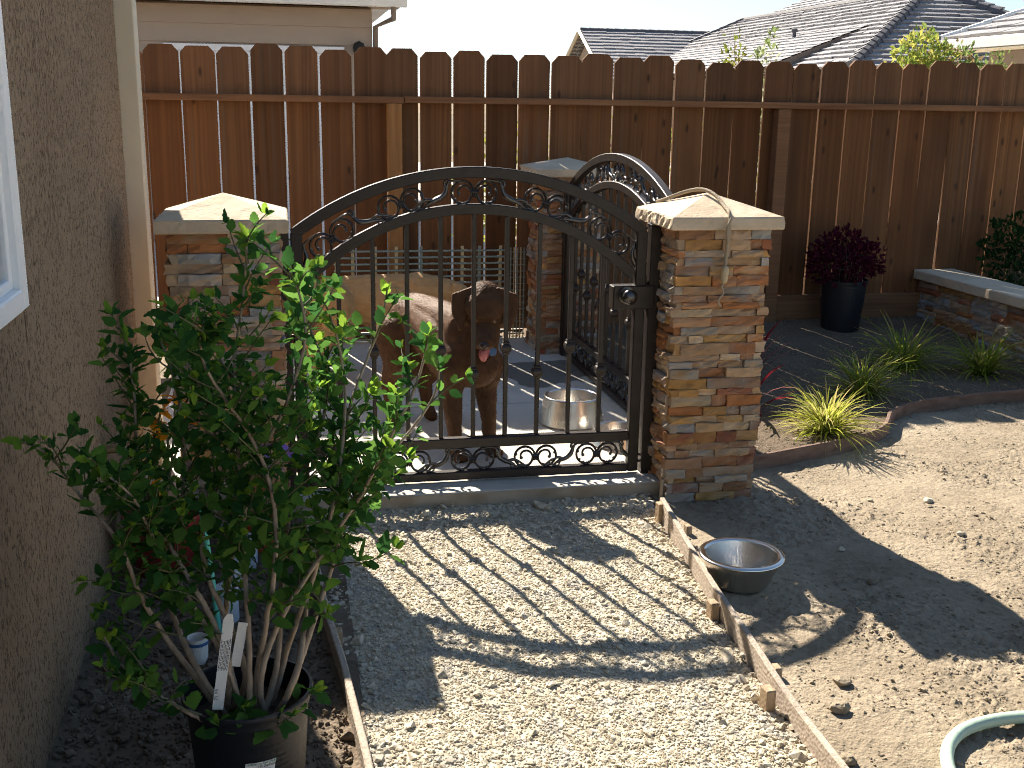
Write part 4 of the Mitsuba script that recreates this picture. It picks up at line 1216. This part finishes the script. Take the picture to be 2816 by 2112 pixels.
# ------------------------------------------------------------------ grasses, cordyline, red leaved shrub
def blade(p, a, L, w, lift, curl, rg, n=7):
    s = np.linspace(0, 1, n); th = lift - curl * s ** 1.3
    r = np.r_[0, np.cumsum(np.cos(th[:-1]) * L / (n - 1))]; z = np.r_[0, np.cumsum(np.sin(th[:-1]) * L / (n - 1))]
    tw = rg.normal(0, .25)
    c = np.stack([p[0] + r * math.cos(a), p[1] + r * math.sin(a), p[2] + z], 1)
    wd = w * np.array([.7, 1, 1, .95, .8, .5, .05])[:n]
    sd = np.array([-math.sin(a), math.cos(a), tw]); sd /= np.linalg.norm(sd)
    up = np.array([0, 0, .25])
    v = np.stack([c - sd * wd[:, None], c - up * wd[:, None] * .8, c + sd * wd[:, None]], 1).reshape(-1, 3)
    return v, grid_faces(n, 3)


def grass(label, x, y, nb, size, cols, seed, mat='m_blade', w=.0036, name='ornamental_grass', catg='ornamental grass', group='ornamental grasses in the planting bed', lifts=(.25, 1.35), curl=(.5, 1.7)):
    rg = R_(seed); ms, cl = [], []
    z = float(yard_height(np.array([x]), np.array([y]))[0])
    for k in range(nb):
        a = rg.uniform(0, 2 * np.pi); L = size * rg.uniform(.65, 1.2)
        b = blade((x + rg.normal(0, .018), y + rg.normal(0, .018), z), a, L, w * rg.uniform(.7, 1.2), rg.uniform(*lifts), rg.uniform(*curl), rg)
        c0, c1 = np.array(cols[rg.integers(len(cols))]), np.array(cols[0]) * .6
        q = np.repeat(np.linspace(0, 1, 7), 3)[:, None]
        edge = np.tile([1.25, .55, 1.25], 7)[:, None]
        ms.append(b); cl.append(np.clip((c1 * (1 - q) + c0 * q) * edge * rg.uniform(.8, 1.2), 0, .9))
    lab = dict(label=label, category=catg)
    if group:
        lab['group'] = group
    key = unique(name); labels[key] = lab
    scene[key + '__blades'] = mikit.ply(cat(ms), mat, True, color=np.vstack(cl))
    put(key + '__crown', move(lathe([(.03, 0), (.022, .03), (.001, .045)], 10), None, (x, y, z - .01)), 'm_soil')


GRASS_LIT = [(.36, .43, .05), (.72, .70, .14), (.82, .78, .34), (.55, .58, .09), (.75, .70, .22), (.55, .42, .20)]  # blade colours as they look in full sun
GRASS_SHADED = [(.24, .34, .035), (.45, .52, .07), (.62, .62, .15), (.34, .42, .06), (.50, .38, .15)]  # same grass variety, with the shaded look painted in as greener blades
grass('brightest yellow grass tuft in the sun nearest the bed corner', 2.50, 4.66, 260, .30, GRASS_LIT, 201, w=.0042)
grass('yellow green grass tuft second from the pillar, half shaded', 3.05, 5.30, 220, .31, GRASS_SHADED + GRASS_LIT[1:3], 202, w=.0040)
grass('taller green grass tuft in the shade, third from the pillar', 3.57, 5.78, 220, .38, GRASS_SHADED, 203, w=.0040)
grass('green grass tuft farthest right before the planter wall', 3.98, 5.62, 190, .34, GRASS_SHADED, 204, w=.0040)
RED = [(.30, .03, .04), (.55, .10, .12), (.60, .25, .24)]
grass('red bladed plant at the right pillar edge, the farther of two', 2.60, 5.75, 16, .40, RED, 207, w=.011, name='cordyline', catg='red plant', group=None, lifts=(.7, 1.4), curl=(.3, 1.0))
grass('red bladed plant low at the right pillar edge, the nearer of two', 2.30, 5.02, 16, .34, RED, 208, w=.008, name='cordyline', catg='red plant', group=None, lifts=(.6, 1.3), curl=(1.0, 2.2))


def leaf_cloud(c, rad, n, size, rg, hollow=.35, squash=1.0, holes=.42, seed=0):
    """leaf quads through an uneven crown"""
    P = []
    while len(P) < n:
        d = rg.normal(size=(n * 2, 3)); d /= np.linalg.norm(d, axis=1, keepdims=True)
        r = rg.uniform(hollow ** 3, 1, (len(d), 1)) ** (1 / 3)
        bumpy = .62 + .65 * meshkit.fbm(d * 2.3 + seed, 3, seed)[:, None]
        q = d * r * bumpy
        keep = meshkit.noise(q * 4.2 + 3 * seed, seed) > holes * rg.uniform(.6, 1.15, len(q))
        P += list(q[keep])
    P = np.array(P[:n]) * np.asarray(rad) + c
    dirs = (P - c) / np.asarray(rad) + rg.normal(0, .7, (n, 3)); dirs[:, 2] += .2
    out = []
    for p, d in zip(P, dirs):
        L = size * rg.uniform(.6, 1.25); d = d / np.linalg.norm(d); s = np.cross(d, rg.normal(size=3)); s /= np.linalg.norm(s); w_ = L * .28; nn = np.cross(d, s) * L * .1
        out.append(np.stack([p, p + d * L * .45 + s * w_ + nn, p + d * L, p + d * L * .45 - s * w_ + nn]))
    v = np.vstack(out); i = np.arange(n)[:, None] * 4
    return v, np.vstack([i + [0, 1, 2], i + [0, 2, 3]]), P


zp = float(yard_height(np.array([3.66]), np.array([6.74]))[0])
t = thing('nursery_pot', 'black nursery pot standing on the dirt by the fence', 'plant pot')
put(t + '__wall', lathe([(.001, 0), (.118, 0), (.122, .01), (.150, .30), (.150, .318), (.156, .322), (.158, .345), (.154, .35), (.146, .345), (.14, .30), (.001, .295)], 48, (3.655, 6.74, zp)), 'm_pot', 40)
t = thing('red_leaved_shrub', 'dark purple leaved shrub in the black pot by the fence', 'shrub')
rg = R_(301)
v, f, P = leaf_cloud(np.array([3.64, 6.74, zp + .48]), (.27, .24, .19), 1500, .042, rg, .2, seed=3)
put(t + '__leaves', (v, f), 'm_purple_leaf')
put(t + '__branches', cat([tube(smooth_path([[3.655 + .02 * math.cos(k), 6.74, zp + .29], [3.65 + .1 * math.cos(k), 6.74 + .09 * math.sin(k), zp + .41], P[k * 37]], 8), np.linspace(.005, .0015, 8), 5) for k in range(22)]), 'm_twig', True)
# plants in the planter
for i, (x, y, lab) in enumerate([(4.93, 6.72, 'dark green bushy plant in the raised planter at the right frame edge')]):
    t = thing('planter_plant', lab, 'plant')
    v, f, P = leaf_cloud(np.array([x, y, .62]), (.26, .22, .26), 700, .05, rg, .2, seed=5)
    put(t + '__leaves', (v, f), 'm_dark_leaf')
    put(t + '__stems', cat([tube([[x, y, .37], P[k * 29]], [.006, .002], 5) for k in range(16)]), 'm_twig', True)
t = thing('yellow_flower', 'single yellow bloom above the planter plant', 'flower')
put(t + '__petals', cat([aim(leaf(.035, .022, .2, .4, rg), [4.90, 6.60, .725], rg.normal(0, 1, 3), [0, 0, 1]) for k in range(14)]), 'm_petal', True, kind='stuff')
put(t + '__stalk', tube([[4.94, 6.65, .55], [4.90, 6.60, .725]], .003, 5), 'm_twig')

# ------------------------------------------------------------------ hose
hp_ = smooth_path([[1.36, 1.55, .016], [1.455, 1.88, .017], [1.497, 2.03, .018], [1.55, 2.14, .018], [1.64, 2.22, .018], [1.77, 2.255, .018], [1.91, 2.245, .018], [2.08, 2.18, .018], [2.30, 1.98, .018]], 90)
solo('garden_hose', tube(hp_, .0165, 16), 'm_hose', 'pale green garden hose curving over the dirt at bottom right', 'hose', smooth=40)

# ------------------------------------------------------------------ beyond the fence
put('neighbour_yard', patch(-8, 14, 7.6, 30, 1.0, lambda x, y: x * 0 - .02 + 0 * y), 'm_concrete', kind='structure')
t = thing('neighbour_house', 'tan neighbouring house with a white gutter behind the left fence boards', 'house')
for k in range(13):
    z = .0 + k * .195
    put(t + '__siding_board', prism([(13.0 - .022, z), (13.0 + .06, z), (13.0 + .06, z + .1935), (13.0 - .004, z + .1935)], 'x', -6.0, 1.035), 'm_siding')
put(t + '__side_wall', cbox(-6.0, 1.040, 13.062, 21, -.1, 2.56, .01), 'm_far_wall')
put(t + '__soffit', cbox(-6.0, 1.36, 12.62, 13.4, 2.57, 2.60, .004), 'm_soffit')
put(t + '__fascia', cbox(-6.1, 1.345, 12.60, 12.618, 2.545, 2.66, .003), 'm_fascia')
g = put(t + '__gutter', prism([(12.60, 2.535), (12.54, 2.545), (12.50, 2.63), (12.49, 2.665), (12.505, 2.668), (12.54, 2.66), (12.60, 2.66)], 'x', -6.1, 1.38), 'm_fascia')
put(t + '__roof', cat([prism([(12.50, 2.68), (17, 4.2), (21.5, 2.68)], 'x', -6.2, 1.40)]), 'm_tile')
put(t + '__downspout', tube([[1.24, 12.60, 2.55], [1.24, 12.62, 2.42], [1.07, 12.97, 2.35], [1.07, 12.97, 0]], .032, 8), 'm_soffit')
d = put(t + '__garage_door', cbox(-1.10, .62, 12.955, 12.976, 0, 2.05, .004), 'm_white')
put(t + '__door_trim', cat([cbox(-1.22, .72, 12.945, 12.974, 2.053, 2.125, .004), cbox(-1.22, -1.10, 12.945, 12.974, 0, 2.053, .004), cbox(.625, .72, 12.945, 12.974, 0, 2.053, .004)]), 'm_white')
for i, x in enumerate((-.15, .18)):
    for k in range(3):
        put(d + '__pane', cbox(x - .06, x + .06, 12.948, 12.956, 1.70 + .115 * k, 1.755 + .115 * k, .002), 'm_dark')
put(t + '__wall_lamp', move(lathe([(.001, -.09), (.05, -.08), (.07, .02), (.05, .07), (.001, .09)], 16), None, (.88, 12.90, 2.10)), 'm_dark', 40)

def tile_face(e0, e1, t0, t1, exposure_, h):
    """stepped tile courses between the eave line e0-e1 and the top line t0-t1, each tile a little out of line"""
    e0, e1, t0, t1 = (np.array(q, float) for q in (e0, e1, t0, t1))
    n = max(2, int(np.linalg.norm((t0 + t1) / 2 - (e0 + e1) / 2) / exposure_))
    nrm = np.cross(e1 - e0, (t0 + t1) / 2 - (e0 + e1) / 2); nrm /= np.linalg.norm(nrm)
    rr = R_(int(abs(e0 @ [7, 3, 1]) * 10)); vs, fs, o = [], [], 0
    for k in range(n):
        a, b = k / n, min(1, (k + 1.15) / n)
        l0, r0, l1, r1 = e0 + (t0 - e0) * a, e1 + (t1 - e1) * a, e0 + (t0 - e0) * b, e1 + (t1 - e1) * b
        m = max(1, int(np.linalg.norm(r0 - l0) / .42)); off = rr.uniform(0, .6)
        cuts = np.clip((np.arange(m + 1) + (off if m > 1 else 0) * ((np.arange(m + 1) > 0) & (np.arange(m + 1) < m))) / m, 0, 1)
        for q in range(m):
            u, w = cuts[q], cuts[q + 1]; j = h * rr.uniform(.8, 1.2); sl = rr.normal(0, .012)
            p0, p1 = l0 + (r0 - l0) * u, l0 + (r0 - l0) * w; q0, q1 = l1 + (r1 - l1) * u, l1 + (r1 - l1) * w
            dn = (p0 - q0) / (np.linalg.norm(p0 - q0) + 1e-9) * sl
            vs.append(np.array([p0 + dn, p1 + dn, p0 + dn + nrm * j, p1 + dn + nrm * j, q1 + nrm * h * .05, q0 + nrm * h * .05]))
            fs += [[o, o + 1, o + 3], [o, o + 3, o + 2], [o + 2, o + 3, o + 4], [o + 2, o + 4, o + 5]]; o += 6
    return np.vstack(vs), np.array(fs)


def ridge(a, b, r=.11, n=None):
    a, b = np.array(a, float), np.array(b, float); L = np.linalg.norm(b - a); n = int(L / .36)
    out = []
    for k in range(n):
        p, q = a + (b - a) * k / n, a + (b - a) * min(1, (k + 1.15) / n)
        out.append(tube([p, q], [r, r * .82], 8))
    return cat(out)


# tiled hip roof house
zr, ze, pt = 5.0, 2.55, .5
xr, y0, yf = 19.14, 31.82, 44.77; hw = (zr - ze) / pt
t = thing('tiled_house', 'grey tiled hip roof house with a vent pipe behind the right half of the fence', 'house')
A, B = (xr, y0, zr), (xr - .3, yf, zr)
EL, ER, FL, FR = (xr - hw, y0 - hw, ze), (xr + hw, y0 - hw, ze), (xr - hw, yf + hw, ze), (xr + hw, yf + hw, ze)
put(t + '__tiles', cat([tile_face(FL, EL, B, A, .31, .075), tile_face(EL, ER, A, A, .31, .085), tile_face(ER, FR, A, B, .30, .045), tile_face(FR, FL, B, B, .30, .045)]), 'm_tile', kind='stuff')
put(t + '__ridge_tiles', cat([ridge(EL, A, .19), ridge(ER, A, .19), ridge(FL, B, .15), ridge(B, A, .12)]), 'm_ridge_tile', 40, kind='stuff')
put(t + '__wall', cbox(xr - hw + .5, xr + hw - .5, y0 - hw + .5, yf + hw - .5, -.1, ze - .05, .01), 'm_far_wall')
put(t + '__vent_pipe', move(lathe([(.06, 0), (.06, .42), (.10, .44), (.10, .52), (.06, .54), (.001, .54)], 14), None, (16.4, 34.9, 3.48)), 'm_ridge_tile', 40)
put(t + '__vent', cat([cbox(15.2, 15.4, 40.4, 40.7, 2.95, 3.25, .02)]), 'm_dark')
put(t + '__skylight', cat([cbox(17.2, 17.6, 37.6, 38.1, 4.08, 4.12, .01)]), 'm_fascia')
# lower shed roof laid on the left slope: its near end is a dark gable wedge
put(t + '__side_roof', tile_face((13.6, 46, 2.62), (13.6, 30.9, 2.62), (16.9, 46, 3.93), (16.9, 30.9, 3.93), .30, .04), 'm_tile')
put(t + '__side_gable', prism([(14.3, 2.4), (13.6, 2.6), (16.9, 3.92), (16.0, 3.30)], 'y', 30.92, 31.0), 'm_soffit')
# its cross wing with the gable end
zw = 4.6
ga, gb = (12.55, 47.4, zw), (19.0, 47.4, zw); gl = 4.2
put(t + '__wing_tiles', cat([tile_face((12.55, 47.4 - gl, zw - gl * pt), (19, 47.4 - gl, zw - gl * pt), ga, gb, .30, .05), tile_face((19, 47.4 + gl, zw - gl * pt), (12.55, 47.4 + gl, zw - gl * pt), gb, ga, .30, .05)]), 'm_tile', kind='stuff')
put(t + '__wing_ridge', ridge(ga, gb, .10), 'm_ridge_tile', 40)
put(t + '__wing_wall', prism([(47.4 - gl + .4, 0), (47.4 + gl - .4, 0), (47.4 + gl - .4, zw - gl * pt), (47.4, zw - .2), (47.4 - gl + .4, zw - gl * pt)], 'x', 13.0, 18), 'm_far_wall')
put(t + '__rake_board', cat([tube([[12.5, 47.4, zw - .05], [12.5, 47.4 - gl, zw - gl * pt - .05]], .09, 4), tube([[12.5, 47.4, zw - .05], [12.5, 47.4 + gl, zw - gl * pt - .05]], .09, 4)]), 'm_trim')
# upper storey
put(t + '__upper_wall', cbox(22.0, 26.4, 40.6, 48, 2, 5.3, .01), 'm_soffit')
put(t + '__upper_roof', cat([tile_face((21.2, 40, 5.35), (27.4, 40, 5.35), (24.2, 43, 6.9), (24.5, 43, 6.9), .3, .05), tile_face((21.2, 49, 5.35), (21.2, 40, 5.35), (24.2, 46, 6.9), (24.2, 43, 6.9), .3, .05), tile_face((27.4, 40, 5.35), (27.4, 49, 5.35), (24.5, 43, 6.9), (24.5, 46, 6.9), .3, .05)]), 'm_tile')
put(t + '__upper_eave', cbox(21.2, 27.4, 40, 49, 5.22, 5.34, .01), 'm_soffit')

# right neighbour with white gutter
t = thing('gutter_house', 'brown house with a grey white gutter and tiled roof at top right', 'house')
X0 = 12.0
put(t + '__gutter', prism([(X0, 2.62), (X0 + .12, 2.60), (X0 + .14, 2.78), (X0 - .01, 2.79), (X0 - .02, 2.76)], 'y', 9.0, 19.3), 'm_fascia')
put(t + '__tiles', cat([tile_face((X0, 19.3, 2.80), (X0, 9, 2.80), (X0 + 4.5, 14.8, 4.9), (X0 + 4.5, 9, 4.9), .33, .045), tile_face((X0 + 9, 19.3, 2.80), (X0, 19.3, 2.80), (X0 + 4.5, 14.8, 4.9), (X0 + 4.5, 14.8, 4.9), .33, .045)]), 'm_tile', kind='stuff')
put(t + '__ridge_tiles', ridge((X0, 19.3, 2.82), (X0 + 4.5, 14.8, 4.92), .07), 'm_fascia', 40)
put(t + '__soffit', cbox(X0 + .02, X0 + .7, 9, 19.25, 2.585, 2.60, .003), 'm_trim')
put(t + '__wall', cbox(X0 + .6, X0 + 8, 9, 18.7, -.1, 2.58, .01), 'm_soffit')
put(t + '__window_frame', cbox(X0 + .57, X0 + .598, 15.4, 17.8, 1.1, 2.24, .004), 'm_fascia')

# shrubs beyond the fence, in bloom or in leaf, seen over its top and through the gaps
rg = R_(401)


def far_shrub(label, c, rad, n, size, cols, seed, name='far_shrub'):
    t = thing(name, label, 'shrub')
    v, f, P = leaf_cloud(np.array(c), rad, n, size, rg, .15, seed=seed)
    cc = np.array(cols)[rg.integers(0, len(cols), n)]
    put(t + '__leaves', (v, f), 'm_far_leaf', color=np.repeat(cc, 4, 0))
    put(t + '__stem', cat([tube(smooth_path([[c[0], c[1], 0], [c[0] + .05, c[1], c[2] * .6], P[k * 11]], 7), np.linspace(.014, .003, 7), 5) for k in range(7)]), 'm_stem', True)


far_shrub('pale yellow green bush rising above the fence near its right end', (5.30, 8.8, 1.80), (.30, .28, .40), 1700, .060, [(.34, .38, .08), (.46, .44, .12), (.2, .28, .07)], 3)
far_shrub('thin green bush above the fence right of the pale bush', (5.62, 8.8, 1.78), (.28, .25, .36), 800, .055, [(.13, .2, .06), (.22, .27, .10), (.30, .22, .12)], 4)
far_shrub('low leafy sprig above the fence at the far right, under the brown wall', (5.98, 8.8, 1.72), (.22, .2, .34), 520, .05, [(.14, .2, .06), (.25, .28, .1)], 6)
far_shrub('small olive sprig above the fence left of the vent pipe', (3.50, 8.5, 1.62), (.14, .14, .52), 420, .05, [(.16, .2, .04), (.24, .22, .06)], 7)
far_shrub('pale variegated sprig above the fence below the vent pipe', (3.78, 8.5, 1.60), (.11, .12, .58), 420, .05, [(.4, .42, .3), (.2, .26, .1)], 8)
for i, (x, lab) in enumerate([(1.75, 'first'), (2.45, 'second'), (3.15, 'third'), (3.9, 'fourth'), (4.6, 'fifth')]):
    far_shrub(f'green bush hidden behind the fence boards, {lab} from the left', (x, 9.3, .85), (.48, .4, .72), 700, .07, [(.26, .30, .05), (.36, .38, .08), (.16, .22, .05)], 10 + i)
for i, x in enumerate([4.02, 4.14, 4.24, 4.34, 4.45]):
    pass
